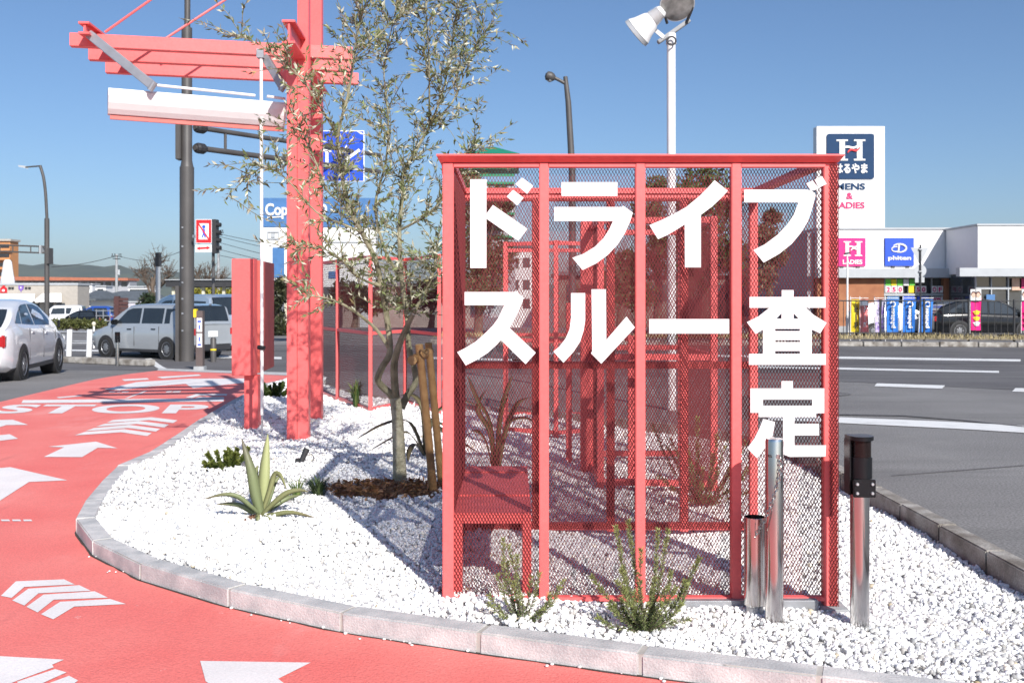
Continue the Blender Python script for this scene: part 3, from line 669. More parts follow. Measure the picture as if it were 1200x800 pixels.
# hidden side fixing
# ------------------------------------------------------------------ far twin bollard on the left
fb = G(137.6, 429)
B1 = reflector_bollard((fb.x, fb.y, fb.z + .02), 'small steel bollard with black reflector head, on the road edge before the silver estate car')

# ------------------------------------------------------------------ red gate with awning
bA = W(348, 515, .07)
GT = thing('red_gate', (bA.x, bA.y, .06), 'tall red post and beam gate with three stacked beams reaching over the red lane', 'gate')
ZT = 5.7
def xa(px, y): return (px - 600) / F * y
yA = 10.16
def gpost(a, b, y, dpt, z1): return MB().box((xa(a, y), y, .03), (xa(b, y), y + dpt, z1)).build('post', 'red', GT, bevel=.004)
gpost(336, 348, yA, .12, 4.06); gpost(348.4, 361.2, yA, .12, ZT); gpost(363.2, 376.6, 11.75, .12, ZT)
def gbeam(l, r_, yl, yr, hl):
    a = Vector((xa(l[0], yl), yl + .05, CH - (l[1] - HOR) / F * yl - hl / 2)); b = Vector((xa(r_[0], yr), yr + .05, 0)); b.z = a.z
    MB().bar(a, b, .095, hl).build('beam', 'red', GT, bevel=.003); return a, b
b1 = gbeam((80, 38), (412, 55), 9.87, 10.44, .127); b2 = gbeam((102, 55), (413, 70), 10.44, 11.0, .127); b3 = gbeam((122, 71), (419, 87), 11.05, 11.66, .127)
def cross(px, py, y0, y1, wd, h):
    a = A(px, py, y0); z = a.z - h / 2
    x1 = a.x - .12
    # H-section
    for dz, hh in ((h / 2 - .012, .02), (-h / 2 + .012, .02)): MB().bar((a.x, y0, z + dz), (x1, y1, z + dz), wd, hh).build('cross_beam', 'red', GT)
    MB().bar((a.x, y0 + .02, z), (x1, y1, z), .02, h - .046).build('cross_beam', 'red', GT)
cross(98, 25, 9.65, 11.4, .10, .12); cross(338, 23, 9.5, 11.9, .12, .22)
# tie rods up to the post tops
for (px, py, y, top) in ((123, 38, 9.95, (xa(355, yA), yA + .06, 5.55)), (190, 48, 10.9, (xa(370, 11.8), 11.8, 5.6))):
    MB().tube([A(px, py, y), top], .012, 8).build('tie_rod', 'red', GT, smooth=True)
# awning under the beams
aw_l = A(127, 103, 9.62); aw_r = A(336, 120.5, 10.3)
AW = thing('retractable_awning', (aw_l.x, aw_l.y, aw_l.z - .27), 'white retracted awning cassette slung below the red gate beams on folding metal arms', 'awning')
u = (aw_r - aw_l).normalized(); back = Vector((-u.y, u.x, 0)).normalized()
prof = [(0, 0), (-.012, -.02), (-.004, -.07), (.022, -.13), (.06, -.185), (.10, -.225), (.15, -.235), (.18, -.2), (.18, -.03), (.15, .0)]
q = MB(); n = len(prof)
q.add([aw_l + back * a + Vector((0, 0, b)) for a, b in prof] + [aw_r + back * a + Vector((0, 0, b)) for a, b in prof], [tuple(range(n)), tuple(reversed(range(n, 2 * n)))] + [(i, (i + 1) % n, n + (i + 1) % n, n + i) for i in range(n)])
q.build('cassette', 'white', AW)
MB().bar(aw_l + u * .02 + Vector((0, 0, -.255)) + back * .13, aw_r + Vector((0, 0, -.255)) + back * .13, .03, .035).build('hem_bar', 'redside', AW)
def arm(p0, y0, p1, y1):
    a, b = A(*p0, y0), A(*p1, y1)
    MB().bar(a, b, .05, .085).build('arm', 'galv', AW, bevel=.006)
    MB().tube([b + Vector((-.02, 0, -.05)), b + Vector((.03, 0, .03))], .03, 10).build('elbow', 'galv', AW)
arm((104, 40), 9.75, (178, 100), 9.7); arm((309, 64), 10.3, (331, 101), 10.2)
a, b = A(184, 100, 9.8), A(299, 112, 10.18); MB().tube([a, b], .014, 8).build('roller_tube', 'white', AW, smooth=True)
a, b = A(313, 113, 10.2), A(334, 116, 10.3); MB().tube([a, b], .014, 8).build('roller_tube', 'white', AW, smooth=True)
cr0 = A(306, 66, 10.25)
CR = thing('awning_crank', (cr0.x, cr0.y, .07), 'thin white crank rod hanging from the red beam down past the meter box', 'crank rod')
MB().tube([cr0, (cr0.x + .01, cr0.y, .32)], .017, 10).build('rod', 'white', CR, smooth=True)
MB().tube([(cr0.x + .01, cr0.y, .319), (cr0.x + .01, cr0.y, .09)], .009, 8).build('rod_tip', 'galv', CR, smooth=True)
MB().tube([(cr0.x - .03, cr0.y - .02, 1.0), (cr0.x + .045, cr0.y - .02, .99)], .022, 10).build('handle', 'black', CR)
MB().box((cr0.x - .04, cr0.y - .03, cr0.z - .02), (cr0.x + .03, cr0.y + .05, cr0.z + .07)).build('bracket', 'galv', CR)

# red panel box on a post
pb = W(294, 502, .07)
PB = thing('red_panel_box', (pb.x, pb.y, .06), 'tall red cabinet raised on a single red post at the kerb of the red lane', 'cabinet')
yb = 10.86
x0, x1 = xa(271.5, yb), xa(297.5, yb); zt, zb = CH + 45 / F * yb, CH - 92 / F * yb
MB().hexa([(x0, yb, zb), (x1, yb, zb), (x1 - .015, yb + .22, zb), (x0 - .015, yb + .22, zb), (x0, yb, zt), (x1, yb, zt), (x1 - .015, yb + .22, zt), (x0 - .015, yb + .22, zt)]).build('front_cabinet', 'red', PB, bevel=.005)
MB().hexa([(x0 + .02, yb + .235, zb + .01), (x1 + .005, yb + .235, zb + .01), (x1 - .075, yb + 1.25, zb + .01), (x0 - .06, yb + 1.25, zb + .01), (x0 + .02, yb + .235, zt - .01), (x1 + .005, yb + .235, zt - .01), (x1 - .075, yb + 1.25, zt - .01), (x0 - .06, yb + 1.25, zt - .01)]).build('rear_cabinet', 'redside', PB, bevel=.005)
MB().box((xa(286, 10.95), 10.95, .03), (xa(302, 10.95), 11.1, zb - .003)).build('post', 'red', PB, bevel=.004)

# ------------------------------------------------------------------ plants
def tint_var(c, n, s=.18):
    t = rng.normal(1, s, (n, 1)); h = rng.normal(0, .012, (n, 3)); return np.clip(np.array(c)[None] * np.clip(t, .5, 1.6) + h * .3, .005, 1)
def leaves_np(P, D, L, Wd, cols, fold=.25):
    """Lance-shaped two-sided leaves: 6 vertices, 4 triangles each, bent along the midrib"""
    n = len(P); D = D / np.linalg.norm(D, axis=1)[:, None]
    rv = rng.normal(size=(n, 3)); Sd = np.cross(D, rv); Sd /= np.linalg.norm(Sd, axis=1)[:, None]; N = np.cross(Sd, D)
    L = L[:, None]; Wd = Wd[:, None]
    base = P; mid = P + D * L * .45 + N * L * .04; tip = P + D * L - N * L * .06
    a = P + D * L * .42 + Sd * Wd * .5 + N * Wd * fold; b = P + D * L * .42 - Sd * Wd * .5 + N * Wd * fold
    V = np.stack([base, a, tip, b, mid], 1).reshape(-1, 3)
    tri = np.array([(0, 1, 4), (1, 2, 4), (2, 3, 4), (3, 0, 4)]); Fc = (tri[None] + (np.arange(n) * 5)[:, None, None]).reshape(-1)
    return V, Fc, np.repeat(cols, 5, 0)

def rand_dir(n): v = rng.normal(size=(n, 3)); return v / np.linalg.norm(v, axis=1)[:, None]

# olive tree
tb = W(468, 571, .07); TY = tb.y
OT = thing('olive_tree', (tb.x, tb.y, .06), 'slender silvery olive tree rising from brown mulch beside the mesh box sign', 'tree')
def limb(pts, dys, rs): 
    P = [A(x, y, TY + dy) for (x, y), dy in zip(pts, dys)]
    n = 5; sp = smooth_path(P, n); rr = []
    for i in range(len(P) - 1):
        for k in range(n): rr.append(rs[i] + (rs[i + 1] - rs[i]) * k / n)
    rr.append(rs[-1]); return sp, rr
limbs = []
tr = limb([(468, 578), (468.5, 566), (468, 545), (467, 515), (465.5, 488), (463, 466)], [0] * 6, [.07, .056, .05, .046, .043, .042])
limbs += [
 limb([(463, 467), (456, 460), (443, 446), (448, 430), (457, 411), (453, 370), (447, 335), (440, 305), (424, 272), (409, 243), (400, 200), (396, 160), (408, 110), (415, 66), (421, 27), (430, -30)], [0, -.02, -.06, -.08, -.1, -.12, -.15, -.2, -.25, -.3, -.32, -.35, -.3, -.3, -.3, -.3], [.033, .029, .026, .024, .023, .022, .021, .02, .018, .017, .014, .012, .010, .008, .006, .003]),
 limb([(464, 467), (462, 440), (463, 420), (471, 396), (484, 368), (497, 345), (508, 318), (512, 285)], [0, -.1, -.16, -.22, -.3, -.35, -.4, -.4], [.03, .028, .026, .022, .017, .011, .008, .004]),
 limb([(470, 478), (478, 462), (487, 447), (484, 425), (479, 405), (477, 370), (471, 328), (468, 270), (472, 226), (473, 203), (490, 172), (503, 148), (512, 128), (522, 95), (530, 50), (536, 0), (538, -40)], [.02, .05, .1, .1, .1, .12, .1, .1, .12, .15, .15, .15, .1, .1, .1, .1, .1], [.03, .026, .024, .022, .021, .02, .018, .016, .014, .013, .012, .011, .009, .007, .005, .004, .002]),
 limb([(457, 410), (440, 385), (411, 362), (385, 350), (350, 345)], [-.1, -.15, -.3, -.4, -.45], [.016, .013, .011, .007, .003]),
 limb([(424, 272), (400, 262), (370, 248), (330, 205), (300, 200), (262, 235)], [-.25, -.3, -.4, -.5, -.55, -.6], [.011, .009, .007, .005, .004, .002]),
 limb([(396, 160), (378, 130), (355, 95), (332, 72), (300, 50), (275, 42)], [-.35, -.4, -.45, -.5, -.55, -.6], [.009, .007, .006, .005, .003, .002]),
 limb([(471, 328), (450, 290), (440, 240), (452, 190), (455, 140), (450, 80), (462, 20), (470, -30)], [.1, .15, .2, .25, .25, .25, .2, .2], [.014, .012, .010, .008, .007, .005, .004, .002]),
 limb([(503, 148), (530, 120), (545, 85), (560, 55), (572, 33)], [.15, .2, .25, .3, .3], [.009, .007, .005, .004, .002]),
 limb([(468, 270), (495, 255), (520, 232), (540, 200), (560, 170)], [.1, .0, -.1, -.15, -.15], [.011, .009, .007, .005, .003]),
 limb([(415, 66), (440, 45), (475, 10), (500, -20)], [-.3, -.2, -.1, -.1], [.007, .005, .004, .002]),
 limb([(409, 243), (385, 225), (370, 190), (352, 150), (335, 120)], [-.3, -.2, -.1, -.05, 0], [.010, .008, .006, .004, .002]),
 limb([(447, 335), (420, 325), (395, 300), (370, 290), (345, 295)], [-.15, -.3, -.5, -.6, -.6], [.011, .008, .006, .004, .002]),
 limb([(503, 148), (503, 80), (500, 27), (497, -20)], [.15, 0, -.1, -.1], [.008, .006, .004, .002]),
]
q = MB(); q.tube(*tr, n=14); q.build('trunk', 'bark', OT, smooth=True)
q = MB()
for i, (p_, r_) in enumerate(limbs): q.tube(p_, r_, n=8 if i < 3 else 6)
twigs = []; LP, LD = [], []
for li, (p_, r_) in enumerate(limbs):
    for i in range(4, len(p_) - 1):
        pos, rr_ = p_[i], r_[i]
        z_ok = pos.z > 1.35
        if not z_ok or rr_ > .026: continue
        dens = (3 if rr_ < .009 else 2) if R.random() < .85 else 0
        axis = (p_[i + 1] - p_[i - 1]).normalized()
        for k in range(dens + (1 if li in (0, 2, 6) and R.random() < .3 else 0)):
            if R.random() < (.42 if li in (3, 4, 5, 10, 11) else 0): continue
            dirv = Vector((R.gauss(0, 1), R.gauss(0, 1), R.gauss(.35, .7))).normalized()
            dirv = (dirv + axis * .7).normalized()
            ln = R.uniform(.16, .46); pts = [pos]; dcur = dirv
            for s_ in range(5):
                dcur = (dcur + Vector((R.gauss(0, .16), R.gauss(0, .16), R.gauss(-.02, .14)))).normalized(); pts.append(pts[-1] + dcur * ln / 5)
            twigs.append(pts)
            for s_ in range(1, 6):
                for e in range(R.choice((3, 3, 4))):
                    t = R.random(); pp = pts[s_ - 1].lerp(pts[s_], t)
                    dl = (pts[s_] - pts[s_ - 1]).normalized(); sidev = Vector(rand_dir(1)[0]); sidev = (sidev - dl * sidev.dot(dl)).normalized()
                    LP.append(pp); LD.append((dl * R.uniform(.5, 1.1) + sidev * R.uniform(.5, 1.0)))
    # leaves on the thin ends
    for i in range(len(p_) - 6, len(p_)):
        if i < 1: continue
        for e in range(4):
            dl = (p_[i] - p_[i - 1]).normalized(); sidev = Vector(rand_dir(1)[0])
            LP.append(p_[i - 1].lerp(p_[i], R.random())); LD.append(dl * .8 + sidev * .8)
for t in twigs: q.tube(t, [.0035, .003, .0026, .0022, .0018, .0012], n=4, cap=False)
q.build('branches', 'twigbark', OT, smooth=True)
LP = np.array([v[:] for v in LP]); LD = np.array([v[:] for v in LD]); n = len(LP)
pick = rng.random((n, 1)); cA = tint_var((.175, .21, .085), n, .22); cB = tint_var((.56, .56, .43), n, .14); cC = tint_var((.30, .26, .12), n, .2)
cols = np.where(pick < .60, cA, np.where(pick < .90, cB, cC))
Ls = rng.uniform(.038, .068, n); Ws = Ls * rng.uniform(.22, .31, n)
big = np.argsort(-Ls)[:0]
# the clearest single leaves are parts; the mass of the crown is one part
order = rng.permutation(n); single, rest = order[:280], order[280:]
v_, f_, t_ = leaves_np(LP[rest], LD[rest], Ls[rest], Ws[rest], cols[rest])
o = np_mesh('foliage', v_, f_, 3, 'leaf', OT, t_); o['kind'] = 'stuff'
protos = []
for k in range(6):
    v_, f_, t_ = leaves_np(np.zeros((1, 3)), np.array([[0, 0, 1.0]]), np.array([1.0]), np.array([.2]), cols[k:k + 1] * 0 + np.array([[.115, .13, .065], [.30, .31, .22]][k % 2]))
    o = np_mesh('leaf', v_, f_, 3, 'leaf', None, t_); protos.append(o)
for j, i in enumerate(single):
    if j < 6: o = protos[j]
    else: o = protos[j % 6].copy(); col.objects.link(o)
    o.parent = OT; o.location = Vector(LP[i]) - Vector(OT.location); s_ = Ls[i] * 1.15; o.scale = (s_, s_, s_)
    o.rotation_euler = (Vector(LD[i]).to_track_quat('Z', 'Y') @ Matrix.Rotation(R.uniform(0, 6), 3, 'Z').to_quaternion()).to_euler()
print('olive leaves', n)

# timber stakes and cross log
def stake(p0, p1, y0, y1, r_, label):
    a, b = A(*p0, y0), A(*p1, y1); a = a + (a - b).normalized() * .06
    T = thing('tree_stake', (a.x, a.y, .06), label, 'stake', 'timber stakes by the olive tree')
    MB().tube([a, a.lerp(b, .5) + Vector((.002, 0, 0)), b], [r_ * 1.02, r_, r_ * .97], 14).build('pole', 'stake', T, smooth=True)
    MB().tube([b, b + (b - a).normalized() * .004], [r_ * .9, r_ * .88], 14).build('cut_end', 'stakecut', T)
stake((508, 577), (491, 404), 7.42, 7.30, .029, 'nearer leaning timber stake right of the olive trunk')
stake((517, 563), (502, 402), 7.75, 7.62, .028, 'farther leaning timber stake, close to the left post of the sign')
a, b = A(483, 422, 7.24), A(503, 412, 7.75)
T = thing('stake_crossbar', tuple(a.lerp(b, .5)), 'short round timber crossbar lashed across the tops of the two stakes', 'crossbar')
MB().tube([a, b], .036, 14).build('log', 'stake', T, smooth=True); MB().tube([a - (b - a).normalized() * .003, a], .033, 14).build('cut_end', 'stakecut', T)
MB().tube([A(497, 412, 7.28) + Vector((.03 * math.cos(t), .045 * math.sin(t), .012 * math.sin(2 * t))) for t in np.linspace(0, 12.6, 40)], .006, 6).build('lashing', 'rope', T)

# mulch ring: soil and bark chips
mc, ma, mb_ = MULCH
bm = bmesh.new(); ringv = []
c0 = bm.verts.new((mc.x, mc.y, .115))
for k in range(40):
    a = 2 * math.pi * k / 40; rr = 1 + .12 * math.sin(7 * a); ringv.append(bm.verts.new((mc.x + ma * 1.08 * rr * math.cos(a), mc.y + mb_ * 1.08 * rr * math.sin(a), .07)))
for k in range(40): bm.faces.new((c0, ringv[k], ringv[(k + 1) % 40]))
bmesh.ops.subdivide_edges(bm, edges=bm.edges[:], cuts=3, use_grid_fill=True)
for v in bm.verts: v.co.z += R.uniform(-.008, .012)
me = bpy.data.meshes.new('mulch_soil'); bm.to_mesh(me); bm.free(); me.materials.append(M['soil'])
o = bpy.data.objects.new('mulch_soil', me); col.objects.link(o); o['kind'] = 'stuff'
n = 900; aa = rng.uniform(0, 6.28, n); rr = np.sqrt(rng.random(n)); P = np.stack([mc.x + ma * rr * np.cos(aa) * 1.05, mc.y + mb_ * rr * np.sin(aa) * 1.05, .095 + .03 * (1 - rr) + rng.uniform(0, .015, n)], 1)
D = rng.normal(size=(n, 3)); D[:, 2] *= .3
v_, f_, t_ = leaves_np(P, D, rng.uniform(.03, .08, n), rng.uniform(.012, .028, n), tint_var((.30, .16, .075), n, .4))
o = np_mesh('bark_chips', v_, f_, 3, 'leaf', None, t_); o['kind'] = 'stuff'

# agave: each leaf a part
def blade(base, ctrl, w_, col_, tipcol, parent, n=12, fold=.35, face=(0, -1, 0), name='leaf', wprof=None):
    pts = smooth_path([Vector(base)] + [Vector(c) for c in ctrl], n // max(1, len(ctrl)) + 1); N = len(pts)
    V, T_, Fq = [], [], []
    for i, p in enumerate(pts):
        t = i / (N - 1); d = (pts[min(i + 1, N - 1)] - pts[max(i - 1, 0)]).normalized()
        sd = d.cross(Vector(face)); sd = (sd if sd.length > .05 else d.cross(Vector((1, 0, .2)))).normalized(); nn = sd.cross(d)
        ww = w_ * (wprof(t) if wprof else max(.03, (0.62 + 1.5 * t - 1.05 * t * t) * (1 - t ** 3.2)))
        V += [p - sd * ww / 2 + nn * ww * fold * .5, p, p + sd * ww / 2 + nn * ww * fold * .5, p - nn * ww * .10 * (1 - t)]
        k = np.clip((t - .55) / .45, 0, 1) ** 1.5; c = np.array(col_) * (1 - k) + np.array(tipcol) * k
        T_ += [c * .95, c * 1.08, c * .95, c * .9]
        if i: 
            a, b = 4 * (i - 1), 4 * i; Fq += [(a, a + 1, b + 1, b), (a + 1, a + 2, b + 2, b + 1), (a + 2, a + 3, b + 3, b + 2), (a + 3, a, b, b + 3)]
    V = np.array([v[:] for v in V]); return np_mesh(name, V, np.array(Fq).ravel(), 4, 'leaf', parent, np.array(T_), smooth=True)
ab = W(306, 606, .075)
AG = thing('agave_plant', tuple(ab), 'spiky grey green agave with one tall pale leaf, on the white gravel near the kerb', 'agave')
g1, g2, pale, brown = (.22, .26, .13), (.27, .28, .13), (.42, .46, .22), (.16, .10, .06)
def ag(ctrl, w_, c, tip, dy=0.0, face=(0, -1, .1)):
    cs = [A(x, y, ab.y + d) for x, y, d in ctrl]
    blade(ab + Vector((0, dy, .01)), cs, w_, c, tip, AG, face=face)
ag([(300, 580, -.02), (294, 550, -.03), (283, 513, .0)], .072, g1, (.17, .14, .12), face=(.3, -1, 0))
ag([(309, 575, .02), (311, 545, .03), (314, 508, .05)], .078, pale, (.48, .50, .24), .03)
ag([(316, 575, .0), (322, 556, .0), (329, 557, -.04), (336, 574, -.08)], .037, g2, g2)
ag([(315, 585, .06), (322, 565, .1), (330, 556, .12)], .037, g1, g2, .05)
ag([(320, 590, -.05), (335, 578, -.08), (350, 574, -.1), (362, 576, -.12)], .037, g2, (.22, .20, .12))
ag([(322, 592, .08), (338, 583, .12), (352, 580, .12)], .037, g1, (.16, .16, .08))
ag([(320, 603, -.08), (342, 600, -.14), (372, 607, -.18)], .032, g2, (.20, .13, .09))
ag([(322, 608, .1), (338, 606, .15), (350, 606, .16)], .032, g2, brown)
ag([(296, 595, -.06), (280, 582, -.1), (262, 579, -.12), (237, 585, -.13)], .032, g1, brown)
ag([(296, 600, -.02), (282, 592, -.03), (268, 590, -.03), (252, 591, -.03)], .032, g1, brown)
ag([(290, 603, .06), (270, 605, .1), (252, 605, .1), (237, 608, .1)], .032, g2, brown)
ag([(296, 606, -.12), (284, 614, -.18), (268, 626, -.24)], .037, (.22, .12, .08), (.25, .12, .07))
ag([(303, 605, -.14), (302, 606, -.18), (304, 617, -.2)], .037, g2, g1)
ag([(303, 580, .1), (299, 560, .14), (302, 545, .15)], .06, g1, g2, .08)
ag([(312, 606, -.1), (318, 610, -.16), (330, 617, -.2)], .032, g2, brown)

def tuft(loc, label, name, cat, n, h, spread, w_, c, tips, group=None, lean=(0, 0)):
    T = thing(name, tuple(loc), label, cat, group)
    V, Fc, Tt, off = [], [], [], 0
    for i in range(n):
        a = R.uniform(0, 6.283); out = spread * (R.random() ** .6); hh = h * R.uniform(.55, 1.1)
        b = Vector(loc) + Vector((math.cos(a) * spread * .18 * R.random(), math.sin(a) * spread * .18 * R.random(), 0))
        pts = [b, b + Vector((math.cos(a) * out * .35 + lean[0] * .4, math.sin(a) * out * .35, hh * .7)), b + Vector((math.cos(a) * out + lean[0], math.sin(a) * out, hh * R.uniform(.75, 1.05)))]
        sp = smooth_path(pts, 3); sd = Vector((-math.sin(a + R.uniform(-.6, .6)), math.cos(a), 0))
        k = len(sp); cc = np.array(c if R.random() < .7 else tips) * R.uniform(.75, 1.25)
        for j, p_ in enumerate(sp):
            ww = w_ * (1 - (j / (k - 1)) ** 2 * .95); V += [p_ - sd * ww / 2, p_ + sd * ww / 2]; Tt += [cc * (.85 + .3 * j / k)] * 2
            if j: Fc += [(off + 2 * j - 2, off + 2 * j - 1, off + 2 * j + 1, off + 2 * j)]
        off += 2 * k
    o = np_mesh('blades', np.array([v[:] for v in V]), np.array(Fc).ravel(), 4, 'leaf', T, np.array(Tt)); o['kind'] = 'stuff'
    return T
def rosemary(loc, stems, label, name='rosemary_bush', cat='shrub', c=(.16, .20, .085), tip=(.33, .36, .12), dens=150, nl=.021, nw=.0042, sr=.0028):
    """Woody stems packed with needle leaves. stems: list of (dx, dy, h)"""
    T = thing(name, tuple(loc), label, cat, 'low shrubs on the gravel'); q = MB(); P, D, C = [], [], []
    for dx, dy, h in stems:
        b = Vector(loc) + Vector((dx * .12, dy * .12, -.01)); m = b + Vector((dx * .6, dy * .6, h * .5)); e = b + Vector((dx, dy, h))
        sp = smooth_path([b, m + Vector((R.gauss(0, .012), R.gauss(0, .012), 0)), e], 6); q.tube(sp, [sr * (1 - .7 * i / 12) for i in range(len(sp))], 5, cap=False)
        ln = sum((y - x).length for x, y in zip(sp, sp[1:]))
        for k in range(int(dens * ln / .25)):
            t = R.random() ** .9 * .97 + .03; i = min(int(t * 12), 11); p_ = sp[i].lerp(sp[i + 1], t * 12 - i); dl = (sp[i + 1] - sp[i]).normalized()
            s_ = Vector(rand_dir(1)[0]); s_ = (s_ - dl * s_.dot(dl)).normalized()
            P.append(p_[:]); D.append((dl * R.uniform(.5, 1.3) + s_)[:]); k2 = t ** 2 * .8 if R.random() < .8 else R.random()
            C.append((np.array(c) * (1 - k2) + np.array(tip) * k2) * R.uniform(.7, 1.25))
    q.build('stems', 'darkbark', T); P, D, C = map(np.array, (P, D, C)); n = len(P)
    v_, f_, t_ = leaves_np(P, D, rng.uniform(.7, 1.2, n) * nl, rng.uniform(.8, 1.2, n) * nw, C)
    o = np_mesh('needles', v_, f_, 3, 'leaf', T, t_); o['kind'] = 'stuff'; return T
rl = W(612, 729, .075); s = rl.y / F
rosemary(rl, [((x - 612) * s, dy, (729 - y) * s) for x, y, dy in ((592, 630, .03), (598, 636, .0), (578, 690, -.05), (586, 672, .02), (603, 676, -.03), (612, 690, -.06), (622, 676, .04), (630, 668, .0), (640, 690, -.04), (652, 688, .03), (656, 682, .05), (575, 705, .02), (596, 660, .05), (607, 650, .02), (634, 705, -.06), (590, 712, -.07))], 'small sparse upright rosemary with two tall pale shoots, before the first sign column', dens=190)
rl = W(757, 736, .075); s = rl.y / F
sts = [((x - 757) * s, dy, (736 - y) * s) for x, y, dy in ((726, 615, .02), (739, 608, .03), (752, 640, .0), (772, 622, .06), (781, 620, .03), (814, 652, .02), (700, 672, .0), (730, 660, -.04), (765, 672, -.03), (800, 680, .04), (716, 700, -.06), (792, 700, -.05), (705, 715, -.05), (800, 718, -.04))]
sts += [(R.uniform(-.17, .17), R.uniform(-.12, .1), R.uniform(.08, .24)) for _ in range(18)]
rosemary(rl, sts, 'fullest rosemary bush with many upright shoots, before the sign between its second and third columns', dens=260)
rl = W(264, 552, .075)
rosemary(rl, [(R.gauss(0, .07), R.gauss(0, .07), R.uniform(.08, .20)) for _ in range(16)] + [(-.14, -.02, .05), (-.11, 0, .07)], 'small round dark green shrublet with yellow specks, on gravel left behind the agave', name='low_shrub', c=(.05, .085, .02), tip=(.22, .24, .05), dens=420, nl=.034, nw=.011, sr=.005)
rl = W(320, 467, .075)
rosemary(rl, [(R.uniform(-.28, .3), R.gauss(0, .12), R.uniform(.08, .22)) for _ in range(26)], 'low dark green bush between the red cabinet post and the gate post', name='low_shrub', c=(.035, .065, .018), tip=(.10, .13, .03), dens=400, nl=.045, nw=.016, sr=.006)
tuft(W(348, 586, .075), 'bright green small grass tuft right of the agave', 'grass_tuft', 'grass', 70, .17, .14, .006, (.13, .22, .05), (.26, .33, .10), 'grass tufts')
tuft(W(373, 584, .075), 'dark green grass clump at the left edge of the mulch', 'grass_tuft', 'grass', 200, .16, .17, .007, (.035, .065, .025), (.10, .14, .05), 'grass tufts')
tuft(W(417, 478, .075), 'upright green grass plant before the fence left of the olive trunk', 'grass_tuft', 'grass', 120, .36, .16, .012, (.06, .11, .03), (.24, .28, .08), 'grass tufts')
# phormium with long drooping bronze leaves behind the trunk
pf = Vector((-.78, 9.15, .075))
PH = thing('flax_plant', tuple(pf), 'sprawling bronze flax with long drooping leaves behind the olive trunk', 'flax plant')
br1, br2 = (.14, .12, .06), (.20, .15, .09)
def fl(ctrl, w_, root=pf, par=PH, yy=9.0, c=br1):
    blade(root, [A(x, y, yy + d) for x, y, d in ctrl], w_, c, br2, par, face=(0, -.3, 1), fold=.2, wprof=lambda t: .5 + .9 * t if t < .5 else .95 * (1 - ((t - .5) / .5) ** 2) + .03)
for c_ in ([(480, 495, -.3), (450, 497, -.5), (417, 515, -.6)], [(500, 494, -.1), (520, 498, -.1), (545, 506, -.1)], [(505, 500, -.3), (530, 512, -.5), (560, 530, -.6)], [(480, 508, .0), (462, 512, .0), (430, 530, .0)], [(510, 486, .2), (540, 470, .3), (570, 480, .3)], [(488, 520, -.3), (480, 528, -.5), (478, 541, -.6)], [(495, 480, .2), (480, 462, .3), (455, 470, .4)]): fl(c_, .055)
p2_ = Vector((-.12, 7.5, .075))
PH2 = thing('flax_plant', tuple(p2_), 'second bronze flax, seen through the mesh low in the first sign column', 'flax plant')
for c_ in ([(575, 500, 0), (560, 470, 0), (548, 440, .1)], [(585, 500, .1), (592, 465, .1), (600, 440, .2)], [(590, 505, -.1), (615, 490, -.1), (640, 505, -.1)], [(570, 520, 0), (555, 505, 0), (540, 520, .1)], [(575, 510, .2), (560, 480, .3), (570, 455, .3)], [(590, 515, .2), (605, 475, .3), (622, 465, .4)]): fl(c_, .05, p2_, PH2, 7.4, (.16, .15, .06))
rl = Vector((1.32, 8.0 - .9, .075))
rosemary(rl, [(R.uniform(-.3, .3), R.gauss(0, .1), R.uniform(.1, .65)) for _ in range(26)], 'loose green shrub growing inside the fenced bed behind the third sign column', name='low_shrub', dens=120, nl=.03, nw=.007)
# small spotlights in the gravel
sp_ = W(353, 543, .075)
T = thing('ground_spotlight', tuple(sp_), 'small black spotlight tipped up on the gravel before the gate posts', 'spotlight')
MB().tube([sp_ + Vector((0, 0, .02)), sp_ + Vector((.045, .02, .125))], [.022, .028], 14).build('lamp_body', 'dark', T, smooth=True)
MB().tube([sp_ + Vector((.045, .02, .125)), sp_ + Vector((.047, .021, .129))], [.025, .024], 14).build('lens', 'glare', T)
MB().box((sp_.x - .05, sp_.y - .02, sp_.z - .01), (sp_.x - .012, sp_.y + .03, sp_.z + .045)).build('mount', 'dark', T, bevel=.004)
MB().tube(smooth_path([sp_ + Vector((.03, .01, .07)), sp_ + Vector((.09, .03, .07)), sp_ + Vector((.10, .02, .02)), sp_ + Vector((.07, 0, .0))], 5), .004, 6).build('cable', 'wire', T)
